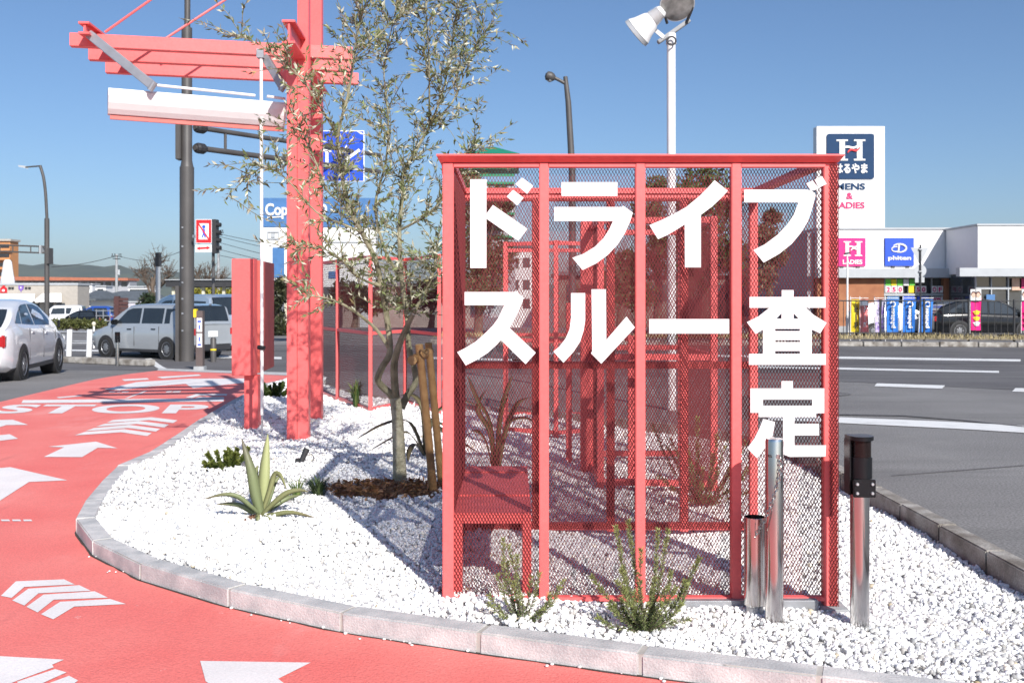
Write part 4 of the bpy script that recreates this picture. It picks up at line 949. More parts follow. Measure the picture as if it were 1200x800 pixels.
# ------------------------------------------------------------------ vehicles
def mirror_loft(st):
    """st: list of (x, [(y, z), ...]) right-half sections from bottom to top; returns a closed mirrored loft"""
    q = MB(); m = len(st[0][1]); n = 2 * m
    for x, sec in st:
        q.v += [(x, -y, z) for y, z in sec] + [(x, y, z) for y, z in reversed(sec)]
    for i in range(len(st) - 1):
        for k in range(n): k2 = (k + 1) % n; q.f.append((i * n + k, i * n + k2, (i + 1) * n + k2, (i + 1) * n + k))
    q.f.append(tuple(range(n))); q.f.append(tuple(reversed(range((len(st) - 1) * n, len(st) * n)))); return q
def lerp_tab(tab, x):
    if x <= tab[0][0]: return tab[0][1]
    for (a, u), (b, v) in zip(tab, tab[1:]):
        if x <= b: return u + (v - u) * (x - a) / (b - a)
    return tab[-1][1]
def vehicle(name, loc, rz, label, paint, L, Wd, H, belt, roof, wheels, wr, side_glass, ends, cat='car', group=None, lamps=True, win_top=.76, mirror_x=None, bump_dark=False, plate=True):
    """x runs forward. belt / roof: (x, z) tables; side_glass: list of (x, z) polygons; ends: (rear glass base x, top x, front glass top x, base x)"""
    T = thing(name, tuple(loc), label, cat, group, rz)
    hw = Wd / 2; x0, x1 = -L / 2, L / 2
    plan = lambda x: hw * (1 - .10 * max(0, (abs(x) - L / 2 + .55) / .55) ** 2.2 - .04 * max(0, (abs(x) - L / 2 + .18) / .18) ** 2)
    st = []
    xs_ = sorted(set([x0, x0 + .04, x0 + .12, x0 + .3, x0 + .6, x1 - .6, x1 - .3, x1 - .12, x1 - .04, x1] + [x0 + L * k / 14 for k in range(1, 14)]))
    for x in xs_:
        b = lerp_tab(belt, x); w_ = plan(x); zb = .20 + .10 * max(0, (abs(x) - L / 2 + .25) / .25)
        st.append((x, [(0, zb), (w_ * .86, zb), (w_ * .965, zb + .07), (w_ * .99, zb + .2), (w_, (zb + b) / 2 + .06), (w_ * .985, b - .10), (w_ * .95, b - .02), (w_ * .90, b), (0, b + .025)]))
    mirror_loft(st).build('body', paint, T, local=True, smooth=True)
    # greenhouse
    rb, rt, ft, fb_ = ends; gs = []
    n = 22; wt = win_top
    for i in range(n + 1):
        x = rb + (fb_ - rb) * i / n; b = lerp_tab(belt, x) - .015; r_ = max(lerp_tab(roof, x), b + .02); w0 = plan(x) * .935; f_ = min(1, (r_ - b) / max(.05, H - b)); w1 = w0 * (1 - (1 - wt) * f_)
        gs.append((x, [(0, b), (w0, b), (w0 + (w1 - w0) * .5, b + (r_ - b) * .5), (w1 + .01, r_ - .055 * f_), (w1 - .05 * f_, r_ - .012 * f_), (w1 * .6, r_ + .008 * f_), (0, r_ + .012 * f_)]))
    mirror_loft(gs).build('cabin', paint, T, local=True, smooth=True)
    def side_y(x, z):
        b = lerp_tab(belt, x) - .015; r_ = lerp_tab(roof, x); w0 = plan(x) * .935; f_ = min(1, (r_ - b) / max(.05, H - b)); w1 = w0 * (1 - (1 - wt) * f_)
        return w0 + (w1 + .01 - w0) * min(1, max(0, (z - b) / max(.05, r_ - .055 * f_ - b)))
    for s in (-1, 1):
        for poly in side_glass:
            q = MB(); m = len(poly)
            q.v = [(x, s * (side_y(x, z) + .006), z) for x, z in poly] + [(x, s * (side_y(x, z) - .02), z) for x, z in poly]
            q.f = [tuple(range(m)), tuple(reversed(range(m, 2 * m)))] + [(i, (i + 1) % m, (i + 1) % m + m, i + m) for i in range(m)]
            q.build('window', 'glass', T, local=True)
        for i in range(len(side_glass) - 1): pass
    for xa_, xb_, nm in ((rb, rt, 'rear_window'), (fb_, ft, 'windscreen')):
        q = MB(); sgn = -1 if nm == 'rear_window' else 1; rows = 5
        for i in range(rows):
            t = .10 + .78 * i / (rows - 1); x = xa_ + (xb_ - xa_) * t; z = lerp_tab(roof, x); b = lerp_tab(belt, x); f_ = min(1, (z - b) / max(.05, H - b)); w_ = plan(x) * .935 * (1 - (1 - wt) * f_) - .09
            for y in (-w_, -w_ * .5, 0, w_ * .5, w_): q.v.append((x + sgn * .016, y, z + .022 - .012 * abs(y) / w_))
        for i in range(rows - 1):
            for k in range(4): a = i * 5 + k; q.f.append((a, a + 1, a + 6, a + 5))
        nb = len(q.v); q.v += [(x - sgn * .03, y, z - .03) for x, y, z in q.v]; q.f += [tuple(i + nb for i in reversed(f)) for f in list(q.f)]
        q.build(nm, 'glass', T, local=True, smooth=True)
    # wheels
    for wx in wheels:
        for s in (-1, 1):
            y = s * (hw - .10)
            q = MB(); q.tube([(wx, s * (hw - .30), wr), (wx, s * (hw + .004), wr)], wr + .055, 28); q.build('wheel_arch', 'dark', T, local=True, smooth=True)
            q = MB(); pr = [(wr * .70, -.10), (wr * .97, -.09), (wr, -.05), (wr, .05), (wr * .97, .09), (wr * .70, .10)]
            yc = s * (hw - .075); nn = 28
            for r_, dy in pr:
                for k in range(nn): a = 2 * math.pi * k / nn; q.v.append((wx + r_ * math.cos(a), yc + dy * s, wr + r_ * math.sin(a)))
            for i in range(len(pr) - 1):
                for k in range(nn): k2 = (k + 1) % nn; q.f.append((i * nn + k, i * nn + k2, (i + 1) * nn + k2, (i + 1) * nn + k))
            wo = q.build('wheel', 'tyre', T, local=True, smooth=True)
            q = MB(); yo = s * (hw + .012)
            q.tube([(wx, yo - s * .05, wr), (wx, yo - s * .03, wr)], wr * .70, 24)
            rim_dark = q.build('rim_dish', 'galv', wo, local=True)
            q = MB()
            for k in range(7):
                a = 2 * math.pi * k / 7; q.bar((wx, yo - s * .012, wr), (wx + wr * .66 * math.cos(a), yo - s * .022, wr + wr * .66 * math.sin(a)), .06, .02, up=(0, 1, 0))
            q.tube([(wx, yo - s * .02, wr), (wx, yo, wr)], wr * .17, 14)
            ring = [(wx + wr * .66 * math.cos(2 * math.pi * k / 24), yo - s * .014, wr + wr * .66 * math.sin(2 * math.pi * k / 24)) for k in range(25)]
            q.tube(ring, .016, 6, cap=False); q.build('rim', 'rim', wo, local=True)
    # lamps, plates, mirrors, handles, sills
    bz = lerp_tab(belt, x0 + .1)
    for s in (-1, 1):
        if lamps:
            q = MB(); y = s * plan(x0 + .06) * .90; q.box((x0 - .008, y - .09, bz - .30), (x0 + .14, y + .07, bz - .08)); q.build('tail_lamp', 'redlamp', T, local=True, bevel=.02)
            y = s * plan(x1 - .06) * .86; q = MB(); q.box((x1 - .20, y - .14, .56), (x1 + .004, y + .09, .72)); q.build('headlamp', 'clearlamp', T, local=True, bevel=.03)
        mx_ = mirror_x if mirror_x is not None else fb_ - .35; zb = lerp_tab(belt, mx_)
        q = MB(); q.box((mx_ - .06, s * (hw - .02) - .09, zb + .01), (mx_ + .07, s * (hw + .10) + .06 * 0, zb + .16)); q.build('mirror', 'black', T, local=True, bevel=.03)
        q = MB()
        for hx in (-.75, .25): q.box((hx, s * (hw - .01) - .012, lerp_tab(belt, hx) - .13), (hx + .17, s * (hw - .01) + .02, lerp_tab(belt, hx) - .10))
        q.build('door_handle', 'black' if bump_dark else paint, T, local=True, bevel=.006)
        q = MB()
        for hx in (-.9, .12, 1.05): q.box((hx, s * hw * .993 - .004, .36), (hx + .008, s * hw * .993 + .008, lerp_tab(belt, hx) - .04))
        q.build('door_seam', 'dark', T, local=True)
        q = MB(); q.box((wheels[0] + wr + .08, s * hw * .95 - .03, .19), (wheels[1] - wr - .08, s * hw * .95 + .03, .27)); q.build('sill', 'dark', T, local=True, bevel=.01)
    if plate:
        MB().box((x0 - .02, -.165, .62), (x0 - .004, .165, .785)).build('number_plate', 'plate', T, local=True); MB().box((x1 + .002, -.165, .40), (x1 + .014, .165, .565)).build('number_plate', 'plate', T, local=True)
    MB().box((x0 - .01, -hw * .8, .24), (x0 + .06, hw * .8, .44)).build('bumper', 'dark' if bump_dark else paint, T, local=True, bevel=.02)
    return T
def heading(v): return math.atan2(v[1], v[0])
hb_belt = [(-2.27, .93), (-1.6, 1.02), (-.6, .98), (.6, .93), (1.3, .88), (1.9, .74), (2.27, .60)]
hb_roof = [(-2.15, .95), (-1.9, 1.08), (-1.35, 1.32), (-.7, 1.46), (-.1, 1.49), (.5, 1.40), (1.0, 1.17), (1.55, .86)]
hb_glass = [[(-1.62, 1.06), (-1.25, 1.04), (-1.0, 1.30), (-1.25, 1.22)], [(-1.18, 1.04), (-.36, 1.0), (-.36, 1.40), (-.75, 1.38), (-.95, 1.33)], [(-.29, 1.0), (.82, .97), (.95, 1.06), (.45, 1.33), (.1, 1.39), (-.29, 1.40)]]
r0, f0 = G(24, 448), G(62, 436); hv = Vector((-.53, 2.65, 0)).normalized(); mid = (r0 + f0) / 2 - Vector((hv.y, -hv.x, 0)) * .80
vehicle('white_hatchback', (mid.x, mid.y, gz(mid.y)), heading(hv), 'white hatchback driving away beside the red lane, cut by the photo edge', 'carwhite', 4.54, 1.76, 1.49, hb_belt, hb_roof, (-1.36, 1.34), .315, hb_glass, (-2.15, -1.3, .35, 1.45), mirror_x=.92)
# silver estate van
vb = [(-2.1, .96), (-1, .95), (.5, .93), (1.15, .92), (1.5, .86), (2.1, .68)]
vr = [(-2.1, .98), (-1.95, 1.46), (-1.6, 1.525), (0, 1.525), (.45, 1.50), (.85, 1.28), (1.4, .90)]
vg = [[(-1.86, 1.0), (-1.05, .99), (-1.05, 1.40), (-1.78, 1.39)], [(-.97, .99), (-.12, .985), (-.12, 1.41), (-.97, 1.41)], [(-.04, .985), (.98, .97), (.55, 1.34), (.36, 1.40), (-.04, 1.41)]]
fr, rr_ = G(131, 418.4), G(194, 421.3); hv = (fr - rr_); hv.z = 0; hv.normalize(); mid = (fr + rr_) / 2 + Vector((hv.y, -hv.x, 0)) * .80
vehicle('silver_estate', (mid.x, mid.y, gz(mid.y)), heading(hv), 'silver estate car with black bumper corners, standing before the brown pole', 'carsilver', 4.2, 1.69, 1.525, vb, vr, (-1.22, 1.33), .29, vg, (-2.1, -1.9, .42, 1.3), bump_dark=True, win_top=.84)
# taller minivan behind it
mb_ = [(-2.3, 1.0), (.9, .98), (1.4, .94), (2.3, .74)]; mrf = [(-2.3, 1.02), (-2.2, 1.66), (-1.9, 1.80), (.3, 1.80), (.8, 1.66), (1.6, .98)]
mg = [[(-2.05, 1.06), (-1.25, 1.05), (-1.25, 1.6), (-2.0, 1.58)], [(-1.17, 1.05), (-.1, 1.04), (-.1, 1.62), (-1.17, 1.62)], [(-.02, 1.04), (1.15, 1.02), (.62, 1.52), (.4, 1.6), (-.02, 1.62)]]
p = G(238, 414); hv2 = Vector((-.75, .66, 0)).normalized()
vehicle('pale_blue_minivan', (p.x - 1.25, 34.2, gz(34)), heading(hv2), 'pale blue minivan behind the silver estate car', 'carblue', 4.7, 1.75, 1.82, mb_, mrf, (-1.4, 1.4), .31, mg, (-2.3, -2.1, .5, 1.5), win_top=.86)
# black SUV at the shop
sb = [(-2.37, 1.03), (-1, 1.06), (.5, 1.0), (1.2, .98), (2.37, .80)]; srf = [(-2.3, 1.06), (-2.05, 1.34), (-1.3, 1.60), (-.4, 1.67), (.3, 1.60), (.9, 1.34), (1.5, 1.0)]
sg = [[(-1.85, 1.12), (-1.2, 1.10), (-1.2, 1.48), (-1.4, 1.42)], [(-1.12, 1.10), (-.2, 1.07), (-.2, 1.57), (-.7, 1.57), (-1.12, 1.50)], [(-.12, 1.07), (1.05, 1.04), (.55, 1.42), (.2, 1.55), (-.12, 1.57)]]
vehicle('black_car', ((1152 - 600) / F * 43, 43, gz(43) - .02), 0, 'black estate car parked behind the railing at the clothing shop', 'carblack', 4.74, 1.83, 1.66, sb, srf, (-1.36, 1.36), .36, sg, (-2.3, -1.4, .3, 1.5), bump_dark=True, win_top=.90)
vehicle('white_car', ((1046 - 600) / F * 45.5, 45.5, gz(45) - .02), 0, 'white small car half hidden behind the blue banner flags', 'carwhite', 3.7, 1.66, 1.5, [(-1.85, .95), (.9, .92), (1.85, .66)], [(-1.8, .97), (-1.6, 1.38), (-1.0, 1.5), (.1, 1.5), (.6, 1.3), (1.3, .9)], (-1.15, 1.2), .28, [[(-1.5, 1.0), (-.1, .97), (-.1, 1.38), (-1.2, 1.38)], [(0, .97), (.9, .95), (.5, 1.28), (0, 1.38)]], (-1.8, -1.5, .15, 1.2))
# small cars in the far car park on the left
vehicle('white_van', ((77 - 600) / F * 95, 95, gz(95)), rad(188), 'white box van parked far behind the guardrail hedge', 'carwhite', 3.4, 1.48, 1.85, [(-1.7, 1.0), (1.2, .98), (1.7, .8)], [(-1.7, 1.02), (-1.62, 1.75), (-1.3, 1.86), (.9, 1.84), (1.3, 1.5), (1.62, .95)], (-1.1, 1.15), .27, [[(-1.5, 1.08), (-.2, 1.06), (-.2, 1.62), (-1.45, 1.62)], [(-.1, 1.06), (1.15, 1.04), (.95, 1.58), (-.1, 1.62)]], (-1.7, -1.6, .95, 1.6), cat='van', win_top=.9)
vehicle('dark_car', ((98 - 600) / F * 86, 86, gz(86)), rad(170), 'dark blue small car parked far behind the guardrail hedge', 'carblack', 3.9, 1.68, 1.5, [(-1.95, .95), (.9, .92), (1.95, .66)], [(-1.9, .97), (-1.6, 1.38), (-1.0, 1.5), (.1, 1.5), (.6, 1.3), (1.3, .9)], (-1.2, 1.25), .29, [[(-1.5, 1.0), (-.1, .97), (-.1, 1.38), (-1.2, 1.38)], [(0, .97), (.9, .95), (.5, 1.28), (0, 1.38)]], (-1.9, -1.5, .15, 1.2))
vehicle('blue_car', ((112 - 600) / F * 99, 99, gz(99)), rad(176), 'bright blue hatchback farthest off in the left car park', 'carnavy', 3.9, 1.68, 1.75, [(-1.95, .95), (.9, .92), (1.95, .70)], [(-1.9, .97), (-1.7, 1.55), (-1.3, 1.75), (.1, 1.75), (.6, 1.5), (1.3, .9)], (-1.2, 1.25), .29, [[(-1.6, 1.0), (-.1, .97), (-.1, 1.58), (-1.4, 1.58)], [(0, .97), (.9, .95), (.5, 1.45), (0, 1.58)]], (-1.9, -1.6, .15, 1.2))

# ------------------------------------------------------------------ poles and road signs on the left
p = G(219, 423); PY = p.y
T = thing('signal_pole', tuple(p), 'thick stepped dark brown signal pole carrying two long pipe arms', 'pole')
k = PY / F; zz = lambda y: CH - (y - HOR) * k
MB().tube([(p.x, p.y, p.z), (p.x, p.y, zz(196))], 8.2 * k, 24).build('lower_tube', 'brownpole', T, smooth=True)
MB().tube([(p.x, p.y, zz(196)), (p.x, p.y, zz(188)), (p.x, p.y, zz(33))], [7.6 * k, 6 * k, 6 * k], 24).build('middle_tube', 'brownpole', T, smooth=True)
MB().tube([(p.x + .01, p.y, zz(33)), (p.x + .03, p.y, zz(-110))], 3.4 * k, 16).build('upper_tube', 'brownpole', T, smooth=True)
MB().box((p.x - 10.5 * k, p.y - .22, p.z), (p.x - 6.5 * k, p.y - .05, zz(335))).build('cable_board', 'brownpole', T)
MB().box((p.x - 11 * k, p.y - .2, zz(188)), (p.x - 5 * k, p.y + .1, zz(146))).build('service_box', 'brownpole', T, bevel=.02)
q = MB()
for y in (268, 290, 315, 332, 351, 368, 388): q.box((p.x - 3.5 * k, p.y - 8.6 * k, zz(y)), (p.x - 1.5 * k, p.y - 8 * k, zz(y - 1.8)))
q.build('strap_buckle', 'galv', T)
dv = Vector((1.77, 2.7, 0))
for py0, rr_ in ((149, 3.0), (173, 3.4)):
    a = Vector((p.x + .2, PY, zz(py0))); e = a + dv * 2.35 + Vector((0, 0, .12)); MB().tube([a, e], rr_ * k, 16).build('arm_pipe', 'brownpole', T, smooth=True)
    lathe_pts = [a + dv.normalized() * t for t in (.05, .12, .30, .38)]
    MB().tube(lathe_pts, [5.2 * k, 6.4 * k, 6.4 * k, 4.2 * k], 12).build('flange', 'dark', T)
a = Vector((p.x + .2, PY, zz(149))) + dv * .33; MB().tube([a, a + Vector((0, 0, -24 * k))], 1.8 * k, 10).build('brace', 'brownpole', T)
# blue direction sign on the arm
sY = PY + 2.7 * 2.05
T = thing('direction_sign', tuple(A(402, 212, sY)), 'blue direction sign with white arrows hung on the pole arm behind the olive crown', 'sign')
q = MB(); a, b = A(376, 153, sY - .32), A(427, 213, sY - .32); MB().box((a.x, sY - .32, b.z), (b.x, sY - .29, a.z)).build('panel', 'white', T, bevel=.01)
MB().box((a.x + .03, sY - .326, b.z + .03), (b.x - .03, sY - .321, a.z - .03)).build('face', 'signblue', T)
def arrow_pts(cx, cy, s): return [(cx - .12 * s, cy - s), (cx + .12 * s, cy - s), (cx + .12 * s, cy + .3 * s), (cx + .38 * s, cy + .3 * s), (cx, cy + s), (cx - .38 * s, cy + .3 * s), (cx - .12 * s, cy + .3 * s)]
cx = (a.x + b.x) / 2
for dx, s in ((-.50, .42), (.12, .36)): MB().prism([arrow_pts(cx + dx, (a.z + b.z) / 2, s)], lambda x, z: (x, sY - .330, z), (0, .003, 0)).build('arrow_mark', 'white', T)
MB().bar((cx + .12, sY - .329, (a.z + b.z) / 2 - .1), (cx + .55, sY - .329, (a.z + b.z) / 2 + .2), .004, .1).build('arrow_mark', 'white', T)
# no-crossing sign on a short arm
y = PY - .4
T = thing('no_crossing_sign', tuple(A(240, 297, y)), 'red framed no pedestrian crossing sign with a red arrow plate, right of the brown pole', 'sign')
def panel(l, t, r_, bt, m, yy, th, par, nm): 
    a, b = A(l, t, yy), A(r_, bt, yy); return MB().box((a.x, yy, b.z), (b.x, yy + th, a.z)).build(nm, m, par)
panel(229.4, 257, 247.9, 285, 'white', y, .03, T, 'plate'); panel(229.8, 257.6, 247.5, 284.4, 'signred', y - .004, .003, T, 'red_border'); panel(232.8, 261.8, 244.6, 280.6, 'white', y - .008, .003, T, 'sign_face')
c = A(238.8, 271, y - .012); s_ = y / F
w3 = lambda pts: [(c.x + x * s_, c.z - z * s_) for x, z in pts]
MB().prism([w3([(-1, -3), (1, -3), (1.6, 0), (1.2, 3), (2.4, 7.5), (1.2, 7.8), (0, 4), (-1.6, 7.8), (-2.6, 7), (-1, 3), (-1.8, 0)]), ], lambda x, z: (x, y - .012, z), (0, .003, 0)).build('walker_mark', 'signblue', T)
q = MB(); lathe(q, (0, 0, 0), [(.02, 0)], 3) if False else None
MB().prism([[(c.x + .045 * math.cos(t), c.z + 5.2 * s_ + .045 * math.sin(t)) for t in np.linspace(0, 6.283, 13)[:-1]]], lambda x, z: (x, y - .012, z), (0, .003, 0)).build('walker_mark', 'signblue', T)
MB().bar(A(232.5, 262, y - .015), A(245, 281, y - .015), .004, .035, up=(0, 0, 1)).build('slash_mark', 'signred', T)
panel(229, 286.5, 248, 295.5, 'white', y, .03, T, 'arrow_plate')
a = A(231.5, 291, y - .005); b = A(245, 290.3, y - .005); MB().bar(a, b, .004, .05).build('arrow_mark', 'signred', T)
for e, d_ in ((a, 1), (b, -1)): MB().prism([[(e.x - d_ * .03, e.z), (e.x + d_ * .06, e.z + .05), (e.x + d_ * .06, e.z - .05)]], lambda x, z: (x, y - .005, z), (0, .004, 0)).build('arrow_mark', 'signred', T)
MB().bar(A(226, 277, y + .1), A(232, 277, y + .04), .05, .08).build('bracket', 'galv', T)
y2 = PY + 6
T = thing('traffic_signal', tuple(A(253, 297, y2)), 'dark traffic signal seen edge-on behind the no crossing sign', 'traffic light')
panel(248.4, 257, 253, 296.5, 'dark', y2, .35, T, 'housing')
for z in (263, 272, 281, 290):
    a = A(253.4, z, y2 + .1); MB().tube([a + Vector((-.08, 0, 0)), a + Vector((.16, -.05, -.02))], .075, 10).build('visor', 'dark', T)
MB().tube([A(250, 295, y2 + .2), Vector((A(250, 295, y2 + .2).x, y2 + .2, gz(y2)))], .05, 10).build('post', 'brownpole', T)
# crossing button post and dark bollard
p = G(234.5, 434)
T = thing('button_post', tuple(p), 'brown crossing button post with white blue arrow stickers and a yellow box', 'post')
k = p.y / F
MB().box((p.x - 4 * k, p.y - .08, p.z), (p.x + 4.2 * k, p.y + .08, p.z + 70 * k)).build('column', mat('brown_post_paint', (.11, .085, .08), .5), T, bevel=.01)
MB().box((p.x - 6 * k, p.y - .12, p.z - .02), (p.x + 6 * k, p.y + .12, p.z + .10)).build('foot', 'concrete', T, bevel=.01)
MB().box((p.x - 6.5 * k, p.y - .1, p.z + 62 * k), (p.x - 3.2 * k, p.y + .05, p.z + 72 * k)).build('button_box', 'yellow', T, bevel=.01)
for z0 in (27.5, 45.5):
    MB().box((p.x - 2.6 * k, p.y - .088, p.z + z0 * k), (p.x + 3.6 * k, p.y - .082, p.z + (z0 + 16) * k)).build('sticker', 'white', T)
    MB().bar((p.x - 1.6 * k, p.y - .092, p.z + (z0 + (3 if z0 < 40 else 12)) * k), (p.x + 2.6 * k, p.y - .092, p.z + (z0 + (3 if z0 < 40 else 12)) * k), .004, 2 * k).build('arrow_mark', 'signblue', T)
    MB().bar((p.x + .5 * k, p.y - .092, p.z + (z0 + (7 if z0 < 40 else 3)) * k), (p.x + .5 * k, p.y - .092, p.z + (z0 + (12 if z0 < 40 else 8)) * k), 1.6 * k, .004).build('arrow_mark', 'signblue', T)
p = G(250, 424)
T = thing('dark_bollard', tuple(p), 'dark round bollard with a thin yellow band beside the brown button post', 'bollard'); k = p.y / F
lathe(MB(), tuple(p), [(3.4 * k, 0), (3.4 * k, 27 * k), (2.4 * k, 28.5 * k)], 20).build('column', 'brownpole', T, smooth=True)
lathe(MB(), tuple(p), [(3.55 * k, 13.5 * k), (3.55 * k, 15.5 * k)], 20).build('band', 'yellow', T, smooth=True)
# guardrail with leaning white posts
gr = G(80, 419)
T = thing('guardrail', tuple(gr), 'white guardrail of tube rails and thick leaning posts beyond the white hatchback', 'guardrail')
for px, lean in ((80.5, 1.2), (104, 1.2)):
    a = G(px, 419.5); b = A(px + lean, 386, a.y); MB().tube([a, b], 3.1 * a.y / F, 16).build('post', 'white', T, smooth=True)
yb_ = G(80, 419.5).y + .15
for yy in (388.5, 399.5): MB().tube([A(40, yy, yb_), A(110.5, yy + .6, yb_)], .032, 12).build('rail', 'galv', T, smooth=True)
p = G(110, 408)
T = thing('marker_post', tuple(p), 'thin white marker post with a round cream top beyond the guardrail', 'post'); k = p.y / F
MB().tube([p, p + Vector((0, 0, 26 * k))], 1.1 * k, 10).build('stem', 'white', T)
lathe(MB(), (p.x, p.y, p.z + 26 * k), [(.3 * k, -1), (1.6 * k, .3 * k), (2.5 * k, 2.5 * k), (1.8 * k, 4.6 * k), (.4 * k, 5.4 * k)][1:], 14).build('ball_top', 'cream', T, smooth=True)
for i, (xa_, xb_, yy) in enumerate(((60, 98, 424.6), (98, 138, 426.4), (138, 172, 428))):
    a, b = G(xa_, yy), G(xb_, yy + 1.6 * (xb_ - xa_) / 40)
    if i == 0: lk = bpy.data.objects.new('traffic_island_kerb', None); col.objects.link(lk); lk['kind'] = 'structure'
    t = (b - a).normalized(); nr = Vector((-t.y, t.x, 0)) * .3
    MB().hexa([a, b - t * .02, b - t * .02 + nr, a + nr] + [v + Vector((0, 0, .16)) for v in (a, b - t * .02, b - t * .02 + nr, a + nr)]).build('kerb_stone', 'kerbold', lk, bevel=.02)
# street lamp with truss arm at far left
y = 50.0; p = Vector((A(55, 380, y).x, y, gz(y))); k = y / F
T = thing('street_lamp', tuple(p), 'tall dark street lamp with a signal truss arm reaching off to the left edge', 'street lamp')
MB().tube([p, (p.x, y, CH + 92 * k)], 2.8 * k, 16).build('lower_tube', 'brownpole', T, smooth=True)
MB().tube(smooth_path([(p.x, y, CH + 92 * k), (p.x - 1.5 * k, y, CH + 120 * k), (p.x - 4 * k, y, CH + 140 * k), (p.x - 8 * k, y, CH + 154 * k)], 5), [1.7 * k] * 16, 12).build('upper_tube', 'brownpole', T, smooth=True)
MB().tube([A(47.5, 194.5, y), A(30, 196, y)], .9 * k, 8).build('arm', 'brownpole', T)
MB().hexa([A(21, 193.5, y) , A(33, 195, y), A(33, 195, y + .5), A(21, 193.5, y + .5), A(22, 195.6, y), A(33, 198, y), A(33, 198, y + .5), A(22, 195.6, y + .5)]).build('lamp_head', 'canopy', T)
for yy in (288, 295.5): MB().tube([A(54, yy + 1, y), A(-30, yy - 2, y)], .9 * k, 8).build('truss_rail', 'brownpole', T)
for xx in (46, 36, 15, 0): MB().tube([A(xx, 288, y), A(xx, 296, y)], .7 * k, 8).build('truss_post', 'brownpole', T)
MB().box(tuple(A(57, 309, y - .2)), tuple(A(60, 291, y + .3))).build('control_box', 'brownpole', T)
MB().box(tuple(A(46, 297, y - .2)), tuple(A(53, 288, y + .3))).build('clamp_box', 'canopy', T)
# camera post
y = 40.0; p = Vector((A(185.3, 380, y).x, y, gz(y))); k = y / F
T = thing('camera_post', tuple(p), 'grey post topped by a dark signal housing, before the bare tree', 'post')
MB().tube([p, A(185.3, 312, y)], 2.7 * k, 14).build('column', 'canopy', T, smooth=True); a = A(185.3, 312, y)
MB().box((a.x - 3.2 * k, y - .15, a.z), (a.x + 2.6 * k, y + .15, a.z + 10 * k)).build('housing', 'dark', T, bevel=.02); MB().box((a.x - 2.2 * k, y - .12, a.z + 10.2 * k), (a.x + 3.2 * k, y + .1, a.z + 16 * k)).build('housing', 'dark', T, bevel=.02)

# ------------------------------------------------------------------ buildings on the left
def bbox(l, t, r_, bt, y, dp): a, b = A(l, t, y), A(r_, bt, y); return (a.x, y, b.z), (b.x, y + dp, a.z)
def building(name, label, cat, l, t, r_, y, dp, m, base=None):
    a = A(l, t, y); b = A(r_, t, y); T = thing(name, ((a.x + b.x) / 2, y, gz(y)), label, cat)
    MB().box((a.x, y, gz(y) - .1), (b.x, y + dp, a.z)).build('wall', m, T); return T
y = 108
T = building('beige_shop', 'long low beige shop with two small coloured icons and white awnings', 'building', -60, 333, 91, y, 3, 'beige')
MB().box(*bbox(-60, 331.5, 91.5, 334, y - .1, 3.2)).build('parapet', 'canopy', T)
for l, r_, t, b_ in ((-20, 49, 344, 352.5), (47, 80, 343.5, 352.5)):
    a, b = A(l, t, y), A(r_, b_, y); q = MB(); q.add([(a.x + .3, y - .05, a.z), (b.x - .7, y - .05, a.z), (b.x, y - 1.6, b.z), (a.x, y - 1.6, b.z), (a.x + .3, y - .05, a.z - .12), (b.x - .7, y - .05, a.z - .12), (b.x, y - 1.6, b.z - .12), (a.x, y - 1.6, b.z - .12)], [(0, 1, 2, 3), (7, 6, 5, 4), (0, 4, 5, 1), (1, 5, 6, 2), (2, 6, 7, 3), (3, 7, 4, 0)]); q.build('awning', 'white', T)
for l, r_ in ((-18, -2), (2, 18), (30, 46), (52, 62), (66, 76)): MB().box(*bbox(l, 355, r_, 368, y - .05, .1)).build('window', 'shopglass', T)
c = A(4, 339, y - .1); k = y / F
MB().prism([[(c.x - 4 * k, c.z - 4 * k), (c.x + 4 * k, c.z - 4 * k), (c.x + 4 * k, c.z + 1 * k), (c.x, c.z + 5 * k), (c.x - 4 * k, c.z + 1 * k)], ], lambda x, z: (x, y - .1, z), (0, .08, 0)).build('house_emblem', 'signred', T)
MB().prism([[(c.x - 1.5 * k, c.z - 2.4 * k), (c.x + 1.5 * k, c.z - 2.4 * k), (c.x + 1.5 * k, c.z), (c.x - 1.5 * k, c.z)]], lambda x, z: (x, y - .13, z), (0, .02, 0)).build('house_emblem', 'white', T)
c = A(24.5, 338, y - .1)
MB().prism([[(c.x - 3 * k, c.z + 3.4 * k), (c.x - 3 * k, c.z - .5 * k), (c.x - .8 * k, c.z - 2 * k), (c.x, c.z - 4.5 * k), (c.x + .8 * k, c.z - 2 * k), (c.x + 3 * k, c.z - .5 * k), (c.x + 3 * k, c.z + 3.4 * k)]], lambda x, z: (x, y - .1, z), (0, .08, 0)).build('shield_emblem', 'purple', T)
MB().prism([[(c.x - .6 * k, c.z), (c.x + .6 * k, c.z), (c.x + .6 * k, c.z + 2 * k), (c.x - .6 * k, c.z + 2 * k)]], lambda x, z: (x, y - .13, z), (0, .02, 0)).build('shield_emblem', 'white', T)
for xx in (11, 14.6, 30.5, 34.4):
    c = A(xx, 337.5, y - .1); MB().box((c.x - 1.3 * k, y - .12, c.z - 1.3 * k), (c.x + 1.3 * k, y - .01, c.z + 1.3 * k)).build('emblem_mark', 'dark', T)
y = 240
T = building('orange_apartments', 'orange apartment block with stacked balconies at the left edge', 'building', -60, 282, 12, y, 4, 'orange')
for yy in (286, 297, 308, 319): MB().box(*bbox(-58, yy, 10, yy + 4.5, y - .4, .5)).build('balcony', 'dark', T); MB().box(*bbox(-58, yy + 4.8, 11.4, yy + 7.6, y - 1.2, 1.1)).build('balcony_front', 'orange', T)
MB().box(*bbox(-60, 280, 12.6, 282.4, y - .5, 4.8)).build('roof', 'beige', T)
